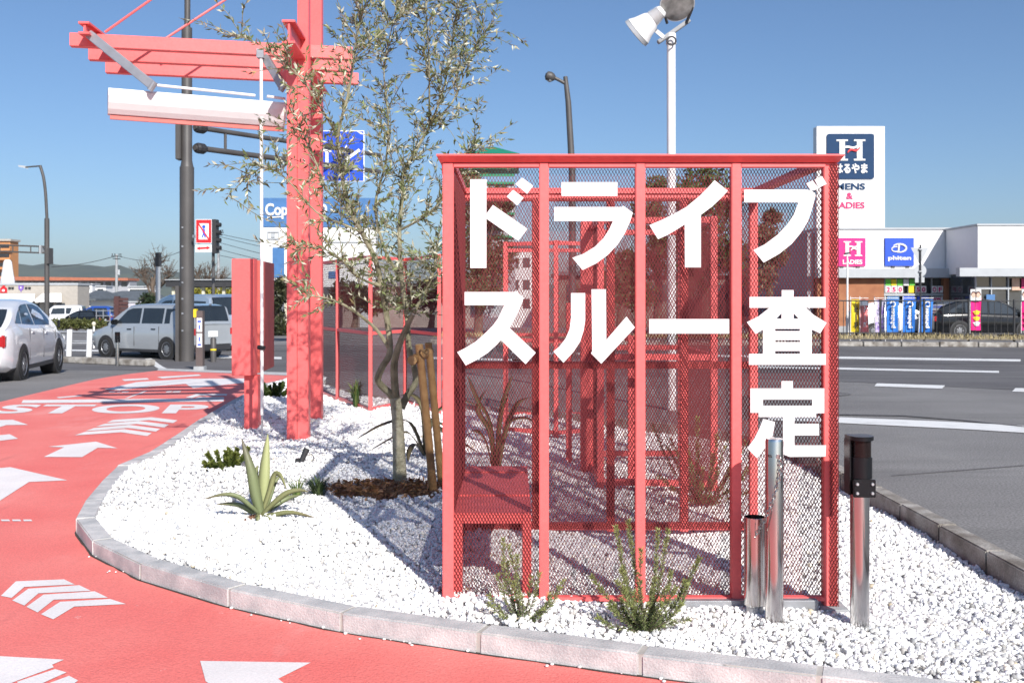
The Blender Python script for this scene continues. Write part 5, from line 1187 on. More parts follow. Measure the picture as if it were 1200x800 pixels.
y = 170; q = MB(); T = thing('white_tank', tuple(A(9, 345, y)), 'white stepped water tank tower before the orange apartments', 'tank'); k = y / F; c = A(9, 345, y); c.z = gz(y)
zf = lambda py: CH - (py - HOR) * k - c.z
lathe(MB(), c, [(8 * k, 0), (8 * k, zf(330)), (6 * k, zf(318)), (4.6 * k, zf(307)), (3 * k, zf(304.5))], 10).build('tank_body', 'white', T)
y = 210
T = building('long_school', 'long low block with a terracotta roof edge below the hills', 'building', 16, 329, 152, y, 4, 'greywall')
a, b = A(14, 324.2, y), A(153, 328.6, y); MB().hexa([(a.x, y - 1.5, a.z - .8), (b.x, y - 1.5, a.z - .8), (b.x, y + 5, a.z - .8), (a.x, y + 5, a.z - .8), (a.x, y - 1.5, a.z), (b.x, y - 1.5, a.z - .3), (b.x, y + 5, a.z - .3), (a.x, y + 5, a.z)]).build('roof', 'terracotta', T)
for i in range(14): MB().box(*bbox(20 + i * 9.4, 330.5, 26.5 + i * 9.4, 335.5, y - .1, .15)).build('window', 'shopglass', T)
y = 120
T = building('dark_roofed_house', 'house with a broad dark slate roof beyond the car park, left of the bare tree', 'house', 98, 352, 176, y, 6, 'cream')
def gable(l, r_, eave, ridge, lr, rr2, y, dp, par, m='darkroof', yo=-.8):
    e0, e1, r0_, r1_ = A(l, eave, y + yo), A(r_, eave, y + yo), A(lr, ridge, y + yo), A(rr2, ridge, y + yo)
    zr = r0_.z; yr = y + dp / 2; yb2 = y + dp - yo
    MB().add([(e0.x, y + yo, e0.z), (e1.x, y + yo, e0.z), (r1_.x, yr, zr), (r0_.x, yr, zr), (e0.x, yb2, e0.z), (e1.x, yb2, e0.z), (e0.x, y + yo, e0.z - .2), (e1.x, y + yo, e0.z - .2), (e0.x, yb2, e0.z - .2), (e1.x, yb2, e0.z - .2)], [(0, 1, 2, 3), (3, 2, 5, 4), (0, 3, 4), (1, 5, 2), (0, 6, 7, 1), (1, 7, 9, 5), (5, 9, 8, 4), (4, 8, 6, 0), (6, 8, 9, 7)]).build('roof', m, par)
gable(90, 176, 352, 340.5, 128, 166, y, 6, T)
for l, r_ in ((104, 112), (117, 126), (140, 152)): MB().box(*bbox(l, 356, r_, 366, y - .06, .1)).build('window', 'shopglass', T)
y = 112
T = building('white_gabled_house', 'small white gabled house between the beige shop and the dark roofed house', 'house', 90, 350, 106, y, 8, 'white'); gable(88, 112, 350, 340, 91, 104, y, 8, T)
MB().box(*bbox(94, 355, 101, 365, y - .06, .1)).build('window', 'shopglass', T)
for i, (l, t, r_) in enumerate(((92, 333, 108), (112, 335.5, 124), (150, 336, 176))):
    T = building('white_warehouse', ['white warehouse block above the gabled house', 'small white block above the dark slate roof', 'wide white rooftop block left of the bare tree'][i], 'building', l, t, r_, 180 - 3 * i, 3, 'white')
    MB().box(*bbox(l + 2, t + 3, r_ - 3, t + 6, 180 - 3 * i - .1, .15)).build('window', 'shopglass', T)
    MB().box(*bbox(l - .5, t - 1, r_ + .5, t + .3, 180 - 3 * i - .3, 3.6)).build('roof', 'canopy', T)
y = 70
T = thing('slatted_screen', tuple(G(141, 380)), 'dark brown slatted timber screen with a post, behind the silver estate car', 'screen')
MB().bar(A(137.5, 395, y), A(137.5, 347, y), .3, .3).build('post', 'brownslat', T)
for i in range(7): MB().box(*bbox(133, 349 + i * 4.2, 150, 352.4 + i * 4.2, y - .1, .08)).build('slat', 'brownslat', T)
y = 84
T = building('lilac_wall', 'pale lilac boundary wall left of the camera post', 'wall', 150, 354, 177, y, .3, 'lilac')
MB().box(*bbox(149.6, 353, 177.4, 354.4, y - .1, .5)).build('coping', 'canopy', T)
# railing behind it
y = 76
T = thing('wire_railing', tuple(A(125, 378, y)), 'thin pale railing behind the silver estate car, left of the slatted screen', 'railing')
for yy in (364, 370, 376): MB().tube([A(112, yy, y), A(178, yy, y)], .04, 6).build('rail', 'galv', T)
for i in range(9): MB().tube([A(113 + i * 8, 362.5, y), A(113 + i * 8, 380, y)], .04, 6).build('post', 'galv', T)
# carport
y = 50; k = y / F
T = thing('carport', tuple(G(235, 383)), 'flat dark carport roof on cream posts behind the brown signal pole', 'carport')
MB().box(*bbox(194, 328.5, 345, 336, y, 5)).build('roof', 'dark', T); MB().box(*bbox(193, 327.3, 346, 328.3, y - .1, 5.2)).build('roof_edge', 'canopy', T)
for xx in (203, 238, 262, 300, 335): a = A(xx, 336, y + .3); MB().box((a.x - 1.7 * k, y + .3, gz(y)), (a.x + 1.7 * k, y + .45, a.z)).build('post', 'cream', T)
for xx in (212, 249, 274): a = A(xx, 336, y + 4); MB().box((a.x - 1.3 * k, y + 4, gz(y)), (a.x + 1.3 * k, y + 4.15, a.z)).build('post', 'brownslat', T)
# utility poles and wires
upole = None
for i, (px, top, y, lab) in enumerate(((136.6, 298, 130, 'pale concrete utility pole before the hills, left of the bare tree'), (256, 270, 90, 'concrete utility pole with crossarms right of the no crossing sign'))):
    p = Vector((A(px, 340, y).x, y, gz(y))); k = y / F
    T = thing('utility_pole', tuple(p), lab, 'utility pole', 'utility poles')
    MB().tube([p, A(px, top, y)], [2.2 * k, 1.3 * k], 10).build('pole', 'concrete', T, smooth=True)
    for dz, wd in ((2, 6), (5, 4.5)): MB().bar(A(px - wd, top + dz, y - .1), A(px + wd, top + dz + .4, y - .1), .1, .1).build('crossarm', 'dark', T)
    for dx in (-5, -2, 3, 5): a = A(px + dx, top + 1, y); MB().tube([a, a + Vector((0, 0, 1.8 * k))], .6 * k, 6).build('insulator', 'dark', T)
    MB().tube([A(px + 2.6, top + 24, y), A(px + 2.6, top + 18, y)], 1.4 * k, 10).build('transformer', 'canopy', T)
T = thing('overhead_wires', tuple(A(256, 275, 90)), 'sagging overhead wires running right from the utility pole toward the blue topped pylon', 'wires')
for y0, y1, x1_ in ((274, 296, 420), (277, 305, 420), (284, 316, 420), (292, 322, 420), (299, 320, 420)):
    a, b = A(256, y0, 90), A(x1_, y1, 62); m_ = a.lerp(b, .5) + Vector((0, 0, -.25)); MB().tube(smooth_path([a, m_, b], 5), .022, 5, cap=False).build('wire', 'wire', T)
T = thing('far_wire', tuple(A(136, 299, 130)), 'thin overhead wire sagging left from the far utility pole', 'wires')
MB().tube(smooth_path([A(136.6, 300, 130), A(100, 308.5, 130), A(60, 313, 130)], 5), .04, 5, cap=False).build('wire', 'wire', T); MB().tube(smooth_path([A(136.6, 300, 130), A(180, 305, 120), A(256, 276, 90)], 5), .03, 5, cap=False).build('wire', 'wire', T)

# ------------------------------------------------------------------ pylon sign behind the olive tree
y = 62.0
T = thing('roadside_pylon', tuple(A(380, 372, y)), 'big white roadside pylon with a blue lettered header behind the gate and olive tree', 'sign')
MB().box(*bbox(305, 232, 440, 266, y, 1.2)).build('header', 'steelblue', T)
MB().box(*bbox(305, 266.4, 440, 336, y + .05, 1.1)).build('board', 'white', T)
a, b = A(318, 336, y), A(428, 336, y)
for q_ in (a, b): MB().box((q_.x - .35, y + .2, gz(y)), (q_.x + .35, y + .9, q_.z)).build('leg', 'canopy', T)
c = A(324, 247.5, y - .03); text('lettering', 'Cop', 'white', T, (c.x, y - .03, c.z), (1.35, .95), .03, .03)
c = A(379, 245, y - .03); text('lettering', 'o', 'white', T, (c.x, y - .03, c.z), (.46, .62), .03, .03)
MB().bar(A(313, 255, y - .04), A(330, 254, y - .04), .02, .07).build('underline', 'white', T)
a, b = A(313, 272, y), A(327, 280.5, y)
for (l, t, r_, bt) in ((313, 271, 327, 272.4), (313, 279, 327, 280.4), (313, 272.6, 314.4, 278.8), (325.6, 272.6, 327, 278.8)): MB().box(*bbox(l, t, r_, bt, y - .02, .05)).build('square_emblem', 'canopy', T)
MB().box(*bbox(317.5, 273.5, 322, 278, y - .02, .05)).build('square_emblem', 'canopy', T)
MB().box(*bbox(319.5, 290, 333, 325, y - .02, .05)).build('blue_panel', 'steelblue', T)
for yy in (283, 308): MB().box(*bbox(380, yy, 436, yy + 1, y - .02, .05)).build('panel_line', 'canopy', T)
MB().box(*bbox(385, 318, 394, 326, y - .02, .05)).build('blue_panel', 'steelblue', T)

# ------------------------------------------------------------------ tall lamps above the sign
y = 30.0; k = y / F; p = Vector((A(671, 360, y).x, y, gz(y)))
T = thing('road_lamp', tuple(p), 'dark slender road lamp with one curved arm, rising above the mesh box sign', 'street lamp')
MB().tube([p, A(670.5, 200, y), A(666, 120, y), A(662.5, 90, y)], [.11, .10, .085, .065], 14).build('pole', 'brownpole', T, smooth=True)
MB().tube(smooth_path([A(664, 99, y), A(657, 95, y), A(650, 91.5, y)], 4), .05, 10).build('arm', 'brownpole', T)
a, b = A(650.5, 92, y), A(639, 88, y); q = MB(); q.tube([a.lerp(b, t) for t in (0, .2, .5, .85, 1)], [.06, .12, .15, .13, .05], 12); q.build('lamp_head', 'brownpole', T, smooth=True)
q = MB(); q.tube([a.lerp(b, t) + Vector((0, 0, -.06)) for t in (.3, .5, .8)], [.08, .11, .08], 10); q.build('lens', 'canopy', T, smooth=True)
y = 13.6; k = y / F; p = Vector((A(787, 470, y).x, y, .0))
T = thing('floodlight_pole', tuple(p), 'white pole with two big dish floodlights above the mesh box sign', 'floodlight')
MB().tube([p, A(786.5, 52, y)], 5.1 * k, 20).build('pole', 'white', T, smooth=True)
a = A(786.5, 52, y); MB().tube([a, a + Vector((0, 0, .03)), a + Vector((0, 0, .14))], [6.2 * k, 6.2 * k, 5.4 * k], 20).build('collar', 'white', T, smooth=True)
a, b = A(771, 50, y), A(808, 24, y); MB().bar(a, b, .10, .05).build('bracket', 'concrete', T, bevel=.006)
MB().tube([A(787, 48, y - .12) + Vector((.055 * math.cos(t), 0, .055 * math.sin(t))) for t in np.linspace(0, 6.283, 20)], .012, 6).build('cable_loop', 'wire', T)
def dish(c, d, R_, m_lens):
    c = Vector(c); d = Vector(d).normalized(); 
    q = MB(); q.tube([c - d * .42, c - d * .40, c - d * .24, c - d * .20, c - d * .08, c - d * .005], [.055, .075, .105, .13, R_ * .82, R_], 28); q.build('reflector_dish', 'white', T, smooth=True)
    q = MB(); q.tube([c, c + d * .05], [R_ * 1.01, R_ * 1.03], 28); q.build('rim_band', 'canopy', T, smooth=True)
    q = MB(); q.tube([c + d * .051, c + d * .058], [R_ * .97, R_ * .9], 28); q.build('lens', m_lens, T, smooth=True)
    q = MB()
    for i in range(8):
        s_ = c - d * (.26 + .017 * i); q.tube([s_, s_ + d * .006], .112 - .003 * i, 18)
    q.build('cooling_fins', 'white', T)
c1 = A(748, 37, y - .1); dish(c1, (-.74, .30, -.60), .205, 'glare')
c2 = A(793, 4, y - .15); dish(c2, (.05, -.80, -.60), .225, 'glare')
MB().bar(A(778, 44, y - .05), c1 + Vector((.16, .08, .1)), .03, .05).build('yoke', 'white', T); MB().bar(A(804, 28, y - .05), A(812, 8, y - .15), .025, .03).build('yoke', 'dark', T); MB().bar(A(782, 28, y - .05), A(776, 8, y - .15), .025, .03).build('yoke', 'dark', T)
# ------------------------------------------------------------------ clothing shop on the right
y = 50.0; k = y / F
SH = thing('clothing_shop', tuple(A(1090, 390, y)), 'white clothing shop with brick walls and pink and blue wall signs', 'shop')
a, b = A(983, 272, y), A(1141, 267.5, y)
# left wing: white fascia over brick and glass
MB().box((A(958, 0, y).x, y, CH + 23 * k), (b.x + .2, y + 16, CH + 79 * k)).build('upper_wall', 'white', SH)
MB().box((A(958, 0, y).x - .05, y - .06, CH + 79.2 * k), (b.x + .25, y + 16.1, CH + 81.2 * k)).build('parapet_cap', 'canopy', SH)
MB().box((A(956, 0, y).x, y - .42, CH + 23 * k - .02), (b.x, y - .003, CH + 33.2 * k)).build('canopy', 'canopy', SH)
for l, r_ in ((958, 1036), (1106, 1142)): MB().box((A(l, 0, y).x, y + .02, gz(y) - .2), (A(r_, 0, y).x, y + 15.9, CH + 23 * k - .03)).build('brick_wall', 'brick', SH)
MB().box((A(958, 0, y).x - .02, y - .04, gz(y) - .2), (A(1036, 0, y).x, y + .012, CH - 34 * k)).build('plinth', 'concrete', SH)
MB().box((A(1036.3, 0, y).x, y + .3, gz(y) - .2), (A(1105.7, 0, y).x, y + 15, CH + 23 * k - .04)).build('shop_interior', 'shopglass', SH)
for i in range(5):
    l = 1037 + i * 13.8; MB().box((A(l, 0, y).x, y + .05, gz(y)), (A(l + .9, 0, y).x, y + .15, CH + 22.5 * k)).build('mullion', 'canopy', SH)
MB().box((A(1036.3, 0, y).x, y + .04, CH + 1.5 * k), (A(1105.7, 0, y).x, y + .16, CH + 4 * k)).build('transom', 'canopy', SH)
# posters in the windows
cols_ = ['green', 'yellow', 'green', 'white', 'signred']
for i, l in enumerate((1038, 1044.6, 1051.8, 1059, 1066)):
    MB().box((A(l, 0, y).x, y + .02, CH + 13.5 * k), (A(l + 6.2, 0, y).x, y + .035, CH + 21 * k)).build('poster', cols_[i] if i < 4 else 'green', SH)
for i, l in enumerate((1038, 1044.8, 1052, 1065, 1073, 1079.5, 1092, 1099)):
    MB().box((A(l, 0, y).x, y + .02, CH + 5 * k), (A(l + 6.2, 0, y).x, y + .035, CH + 13 * k)).build('poster', 'white' if i != 3 else 'yellow', SH)
    c = A(l + 3.1, 339.2, y); 
    if i != 3: text('poster_print', '250.50OFF'[i], 'crimson', SH, (c.x, y + .012, c.z), (.17, .24), .008, .04)
for i, l in enumerate((1040, 1058, 1075)):
    MB().box((A(l, 0, y).x, y + .02, CH - 6 * k), (A(l + 14, 0, y).x, y + .035, CH + .8 * k)).build('poster', 'blue' if i else 'steelblue', SH)
for z0 in (0, -7.5):
    MB().box((A(1091, 0, y).x, y + .02, CH + (z0 - 6.3) * k), (A(1105, 0, y).x, y + .035, CH + z0 * k)).build('poster', 'white', SH); c = A(1098, 351 - z0, y); text('poster_print', '30%', 'crimson', SH, (c.x, y + .012, c.z), (.44, .2), .008, .04)
# right wing, standing forward
yw = 46.5; kw = yw / F; x0 = A(1146, 0, yw).x
MB().box((x0, yw, CH + 28 * kw), (x0 + 14, yw + 3.4, CH + 83.5 * kw)).build('wing_wall', 'white', SH)
MB().box((x0 - .06, yw - .06, CH + 83.7 * kw), (x0 + 14, yw + 3.5, CH + 85.7 * kw)).build('parapet_cap', 'canopy', SH)
MB().box((x0 - 1.0, yw - .4, CH + 24 * kw), (x0 + 14, yw - .005, CH + 34 * kw)).build('canopy', 'canopy', SH)
MB().box((x0 + .1, yw + .4, gz(yw)), (x0 + 14, yw + 3.3, CH + 27.9 * kw)).build('wing_glass', 'shopglass', SH)
for l in (1147, 1165, 1185, 1204): MB().box((A(l, 0, yw).x, yw + .3, gz(yw)), (A(l + 1.2, 0, yw).x, yw + .42, CH + 27.8 * kw)).build('mullion', 'canopy', SH)
MB().box((x0 + .1, yw + .31, CH + 9 * kw), (x0 + 14, yw + .43, CH + 12 * kw)).build('transom', 'canopy', SH)
for l, t, r_, bt, m_ in ((1156, 345, 1166, 358, 'steelblue'), (1168, 352, 1174, 366, 'purple'), (1166, 360, 1180, 372, 'crimson'), (1186, 326, 1197, 340, 'skin'), (1195, 326, 1204, 338, 'crimson')): MB().box(*bbox(l, t, r_, bt, yw + .27, .02)).build('poster', m_, SH)
MB().box(*bbox(1150, 263, 1155, 266, yw + 1, .3)).build('roof_vent', 'canopy', SH)
# wall signs
def logoH(par, cx, cz, w_, h_, yy, m='white'):
    """serif H with a waved crossbar"""
    st = .26 * w_
    for s in (-1, 1):
        x = cx + s * .30 * w_; MB().box((x - st * .36, yy, cz - h_ / 2 + h_ * .08), (x + st * .36, yy + .02, cz + h_ / 2 - h_ * .08)).build('emblem_stem', m, par)
        for e in (-1, 1): zc = cz + e * (h_ / 2 - h_ * .04); MB().box((x - st * .75, yy, zc - h_ * .038), (x + st * .75, yy + .02, zc + h_ * .038)).build('emblem_serif', m, par)
    wv = lambda t: cz - .08 * h_ + .22 * h_ * t + .07 * h_ * math.sin(t * 6.283)
    ts = np.linspace(0, 1, 12)
    for dz, mm, x0_, x1_ in ((.10, m, -.32, .26), (-.03, 'signred' if m == 'white' and par is not SH else m, -.12, .30)):
        up_ = [(cx + (x0_ + (x1_ - x0_) * t) * w_, wv(t) + dz * h_ + .05 * h_) for t in ts]; dn = [(x, z - .10 * h_) for x, z in reversed(up_)]
        MB().prism([up_ + dn], lambda x, z: (x, yy - .03, z), (0, .02, 0)).build('emblem_wave', mm, par)
a, b = A(980, 279, y), A(1013.5, 312, y)
MB().box((a.x, y - .10, b.z), (b.x, y - .002, a.z)).build('pink_sign', 'pink', SH)
c = A(998.5, 291.5, y); logoH(SH, c.x, c.z, .92, .72, y - .13)
c = A(998, 307, y); text('lettering', 'LADIES', 'white', SH, (c.x, y - .12, c.z), (.95, .22), .02, .03)
a, b = A(1036.5, 279, y), A(1070, 311.5, y); MB().box((a.x, y - .10, b.z), (b.x, y - .002, a.z)).build('blue_sign', 'blue', SH)
c = A(1053, 303, y); text('lettering', 'phiten', 'white', SH, (c.x, y - .12, c.z), (1.12, .27), .02, .03)
c = A(1053, 291, y)
q = MB(); ring = [(c.x + .34 * math.cos(t) - .02, y - .12, c.z + .2 * math.sin(t)) for t in np.linspace(-1.9, 2.6, 26)]; q.tube(ring, [.02 + .035 * math.sin(3.14 * i / 25) for i in range(26)], 8); q.tube([(c.x - .03, y - .12, c.z + .17), (c.x - .06, y - .12, c.z - .17)], .05, 8)
ring = [(c.x - .18 + .2 * math.cos(t), y - .12, c.z - .05 + .12 * math.sin(t)) for t in np.linspace(1.2, 5.2, 20)]; q.tube(ring, .03, 8); q.build('emblem_swirl', 'white', SH, smooth=True)
for xx in (986, 1005, 1046, 1063): a = A(xx, 314.4, y - .25); MB().box((a.x - .07, y - .36, a.z + .01), (a.x + .07, y - .18, a.z + .10)).build('spotlight', 'dark', SH)
# side wing going back, seen through the last column
MB().hexa([(A(957, 0, y).x - .004, y + .5, gz(y)), (A(957, 0, y).x - .004, y + 26, gz(y)), (A(957, 0, y).x - .3, y + 26, gz(y)), (A(957, 0, y).x - .3, y + .5, gz(y)), (A(957, 0, y).x - .004, y + .5, CH + 76 * k), (A(957, 0, y).x - .004, y + 26, CH + 76 * k), (A(957, 0, y).x - .3, y + 26, CH + 76 * k), (A(957, 0, y).x - .3, y + .5, CH + 76 * k)]).build('side_wall', 'greywall', SH)
# sign tower
yt = 51.2; kt = yt / F
TW = thing('sign_tower', tuple(A(997, 385, yt)), 'tall white sign tower with a navy emblem panel, above the clothing shop', 'sign tower')
a, b = A(957, 148, yt), A(1037, 148, yt)
MB().box((a.x, yt, gz(yt) - .2), (b.x, yt + .6, a.z)).build('slab', 'white', TW, bevel=.02)
yf = yt - .06
a, b = A(968.5, 157, yt), A(1024, 210, yt)
ring = []
for cx_, cz_, a0 in ((b.x - .12, a.z - .12, 0), (a.x + .12, a.z - .12, 90), (a.x + .12, b.z + .12, 180), (b.x - .12, b.z + .12, 270)):
    for t in range(0, 91, 30): ring.append((cx_ + .12 * math.cos(rad(a0 + t)), cz_ + .12 * math.sin(rad(a0 + t))))
MB().prism([ring], lambda x, z: (x, yf, z), (0, .055, 0)).build('emblem_panel', 'navy', TW)
c = A(997, 176, yf); logoH(TW, c.x, c.z, 1.45, 1.05, yf - .03)
c = A(997.5, 197.5, yf); text('lettering', 'はるやま', 'white', TW, (c.x, yf - .012, c.z), (1.62, .50), .02, .035)
c = A(997, 218.5, yf); text('lettering', 'MENS', 'navy', TW, (c.x, yt - .02, c.z), (1.46, .33), .015, .03)
c = A(996, 229.5, yf); text('lettering', '&', 'crimson', TW, (c.x, yt - .02, c.z), (.34, .33), .015, .03)
c = A(996, 240.5, yf); text('lettering', 'LADIES', 'crimson', TW, (c.x, yt - .02, c.z), (1.5, .33), .015, .025)
# verge, kerb, railing
vk = bpy.data.objects.new('verge_kerb', None); col.objects.link(vk); vk['kind'] = 'structure'
va, vb_ = Vector((-3, 37.4, 0)), Vector((30, 33.6, 0)); L = (vb_ - va).length; t = (vb_ - va).normalized(); nr = Vector((-t.y, t.x, 0))
nk = 26
for i in range(nk):
    a = va + t * (L * i / nk + .02); b = va + t * (L * (i + 1) / nk - .02); zb = gz(37); dz = R.uniform(-.015, .015)
    MB().hexa([v + Vector((0, 0, zb)) for v in (a, b, b + nr * .2, a + nr * .2)] + [v + Vector((0, 0, zb + .17 + dz)) for v in (a, b, b + nr * .2, a + nr * .2)]).build('kerb_stone', 'kerbold', vk, bevel=.015)
sheet('verge', [tuple((va + nr * .21)[:2]), tuple((vb_ + nr * .21)[:2]), tuple((vb_ + nr * 3.6)[:2]), tuple((va + nr * 3.6)[:2])], .24, 'earth')
n = 5200; s_ = rng.random(n); w_ = rng.uniform(.2, 2.6, n); P = np.array(va)[None] + np.outer(s_ * L, np.array(t)) + np.outer(w_, np.array(nr)); P[:, 2] = gz(37) + .23
D = np.stack([rng.normal(0, .35, n), rng.normal(0, .35, n), np.ones(n)], 1)
v_, f_, t_ = leaves_np(P, D, rng.uniform(.08, .24, n), rng.uniform(.02, .04, n), tint_var((.36, .30, .17), n, .25))
tag(np_mesh('dry_grass', v_, f_, 3, 'drygrass', None, t_), kind='stuff')
ra, rb = A(960, 391, 38.8), A(1290, 391, 36.6)
RT = thing('railing', tuple(ra), 'black metal railing along the dry grass verge in front of the clothing shop', 'railing')
zlo, zhi = .10, 1.36
for z in (zhi, zlo + .05): MB().tube([(ra.x, ra.y, z), (rb.x, rb.y, z)], .022, 8).build('rail', 'dark', RT)
nb_ = 44
for i in range(nb_ + 1):
    u_ = i / nb_; x, y_ = ra.x + (rb.x - ra.x) * u_, ra.y + (rb.y - ra.y) * u_
    if i % 7 == 3: MB().tube([(x, y_, gz(38) + .1), (x, y_, zhi + .05)], .042, 10).build('post', 'dark', RT)
    else: MB().tube([(x, y_, zlo + .03), (x, y_, zhi)], .013, 6).build('baluster', 'dark', RT)
# banner flags
def banner(px, wpx, y_, m, label, body=None, top=351, bot=389, lean=0, bm_='white', extra=None, vert=True):
    k = y_ / F; b = Vector((A(px, 392, y_).x, y_, gz(y_) + .0)); T = thing('banner_flag', tuple(b), label, 'banner', 'banner flags in front of the shop')
    z0, z1 = CH - (bot - HOR) * k, CH - (top - HOR) * k; x0, x1 = b.x, b.x + wpx * k
    MB().tube([(x0 - .03, y_, b.z), (x0 - .03 + lean * k, y_, z1 + .12)], .016, 8).build('pole', 'white', T)
    MB().tube([(x0 - .03 + lean * k, y_, z1 + .06), (x1 + lean * k, y_, z1 + .06)], .012, 8).build('cross_pole', 'white', T)
    q = MB(); nx, nz = 6, 12
    for s in (0, .012):
        for j in range(nz + 1):
            for i in range(nx + 1):
                u_, v_ = i / nx, j / nz; q.v.append((x0 + (x1 - x0) * u_ * (1 - .05 * math.sin(v_ * 3)) + lean * k * v_, y_ - .05 * math.sin(u_ * 4 + v_ * 3 + px) * (1 - v_ * .3) + s, z0 + (z1 - z0) * v_))
    o_n = (nx + 1) * (nz + 1)
    for s in range(2):
        for j in range(nz):
            for i in range(nx):
                a = s * o_n + j * (nx + 1) + i; f_ = (a, a + 1, a + nx + 2, a + nx + 1); q.f.append(f_ if s == 0 else tuple(reversed(f_)))
    q.build('cloth', m, T, smooth=True)
    if body:
        c = ((x0 + x1) / 2 + lean * k * .5, y_ - .075, (z0 + z1) / 2 - .04)
        rt, up_ = ((0, 0, 1), (-1, 0, 0)) if vert else ((1, 0, 0), (0, 0, 1))
        q2 = text('lettering', body, bm_, T, c, ((z1 - z0) * .68, wpx * k * .42) if vert else (wpx * k * .6, (z1 - z0) * .4), .006, .03, right=rt, up=up_)
    return T
banner(997.5, 10.5, 40.6, 'yellow', 'yellow banner flag with dark print, leftmost along the railing', 'セール', bm_='dark')
banner(1008.5, 9, 40.4, mat('coral_cloth', (.85, .20, .20), .7), 'coral red banner flag with a white head, second along the railing', 'スーツ')
MB().box(tuple(A(1008.6, 358, 40.28)), tuple(A(1017, 351.5, 40.32))).build('head_band', 'white', bpy.data.objects['banner_flag.001'])
banner(1025.5, 11.5, 40.2, mat('white_purple_cloth', (.62, .58, .70), .7, color2=(.30, .20, .52), vscale=5, fac=(.45, .6)), 'white banner flag with purple print, left of the three blue ones', 'フォーマル', bm_='purple')
for i, (px, ln) in enumerate(((1038.5, 0), (1057.5, 1.5), (1077, 2.5))):
    k = 40 / F; T = banner(px, 14.5, 40 - .1 * i, 'flagblue', ['royal blue banner flag, first of three, beside the purple printed one', 'royal blue banner flag in the middle of the three blue ones', 'royal blue banner flag nearest the black car, on the right of the three'][i], 'phiten', lean=ln)
    c = A(px + 7.5 + ln, 356.5, 39.88 - .1 * i); q = MB(); q.tube([c + Vector((.10 * math.cos(t), 0, .10 * math.sin(t))) for t in np.linspace(-2, 2.8, 18)], .025, 6); q.build('emblem_swirl', 'white', T)
for px, lab, wd in ((1137.5, 'pink banner flag with two printed faces, standing before the black car', 12.5), (1197.5, 'pink banner flag cut by the right photo edge', 13)):
    y_ = 39.4; k = y_ / F
    T = banner(px, wd, y_, 'pink', lab, None, 349, 387)
    for dx in (3.4, 9):
        MB().box(tuple(A(px + dx - 3.4, 352, y_ - .09)), tuple(A(px + dx + 3.2, 339, y_ - .085))).build('head_panel', 'white', T)
        c = A(px + dx, 346, y_ - .1); MB().prism([[(c.x + .075 * math.cos(t), c.z + .10 * math.sin(t)) for t in np.linspace(0, 6.283, 15)[:-1]]], lambda x, z: (x, y_ - .10, z), (0, .006, 0)).build('printed_face', 'skin', T)
        MB().prism([[(c.x + .10 * math.cos(t), c.z + .03 + .13 * math.sin(t)) for t in np.linspace(-.3, 3.44, 10)]], lambda x, z: (x, y_ - .094, z), (0, .004, 0)).build('printed_hair', 'brownslat', T)
    for dz, m_ in ((366, 'yellow'), (373, 'yellow'), (379, 'white')): c = A(px + 6, dz, y_); MB().prism([[(c.x + .12 * math.cos(t) * (1 + .3 * math.sin(5 * t)), c.z + .09 * math.sin(t)) for t in np.linspace(0, 6.283, 19)[:-1]]], lambda x, z: (x, y_ - .08, z), (0, .006, 0)).build('flower_print', m_, T)
# road sign seen from behind, small white lamp
y_ = 37.6; k = y_ / F; p = Vector((A(1079, 391, y_).x, y_, gz(y_) + .2))
T = thing('give_way_sign', tuple(p), 'grey backs of a triangle sign and a round one on a thin post', 'road sign')
MB().tube([p, A(1078.6, 287, y_)], .03, 10).build('post', 'dark', T, smooth=True)
c = A(1079, 290, y_ - .05); MB().prism([[tuple(v) for v in ((c.x - 10.5 * k, c.z), (c.x + 10.5 * k, c.z), (c.x + .6 * k, c.z - 19 * k), (c.x - .6 * k, c.z - 19 * k))]], lambda x, z: (x, y_ + .04, z), (0, .006, 0)).build('triangle_plate', 'canopy', T)
c = A(1079, 317, y_); MB().prism([[(c.x + 7.2 * k * math.cos(t), c.z + 7.2 * k * math.sin(t)) for t in np.linspace(0, 6.283, 25)[:-1]]], lambda x, z: (x, y_ + .04, z), (0, .006, 0)).build('round_plate', 'canopy', T)
MB().box((c.x - 6 * k, y_ + .05, c.z - 14 * k), (c.x + 5 * k, y_ + .056, c.z - 7.6 * k)).build('small_plate', 'canopy', T)
for zz_ in (292, 318): c = A(1079, zz_, y_); MB().box((c.x - .07, y_ - .03, c.z - .02), (c.x + .07, y_ + .038, c.z + .02)).build('bracket', 'galv', T)
y_ = 41.5; p = Vector((A(993, 391, y_).x, y_, gz(y_))); k = y_ / F
T = thing('yard_lamp', tuple(p), 'thin white lamp post before the pink wall sign', 'lamp post')
MB().tube([p, A(993, 302, y_)], [.05, .035], 10).build('pole', 'white', T, smooth=True); MB().bar(A(989.5, 297.5, y_), A(996.5, 296, y_), .12, .07).build('lamp_head', 'dark', T, bevel=.01); MB().tube([A(993, 302, y_), A(993, 297, y_)], .03, 8).build('neck', 'white', T)

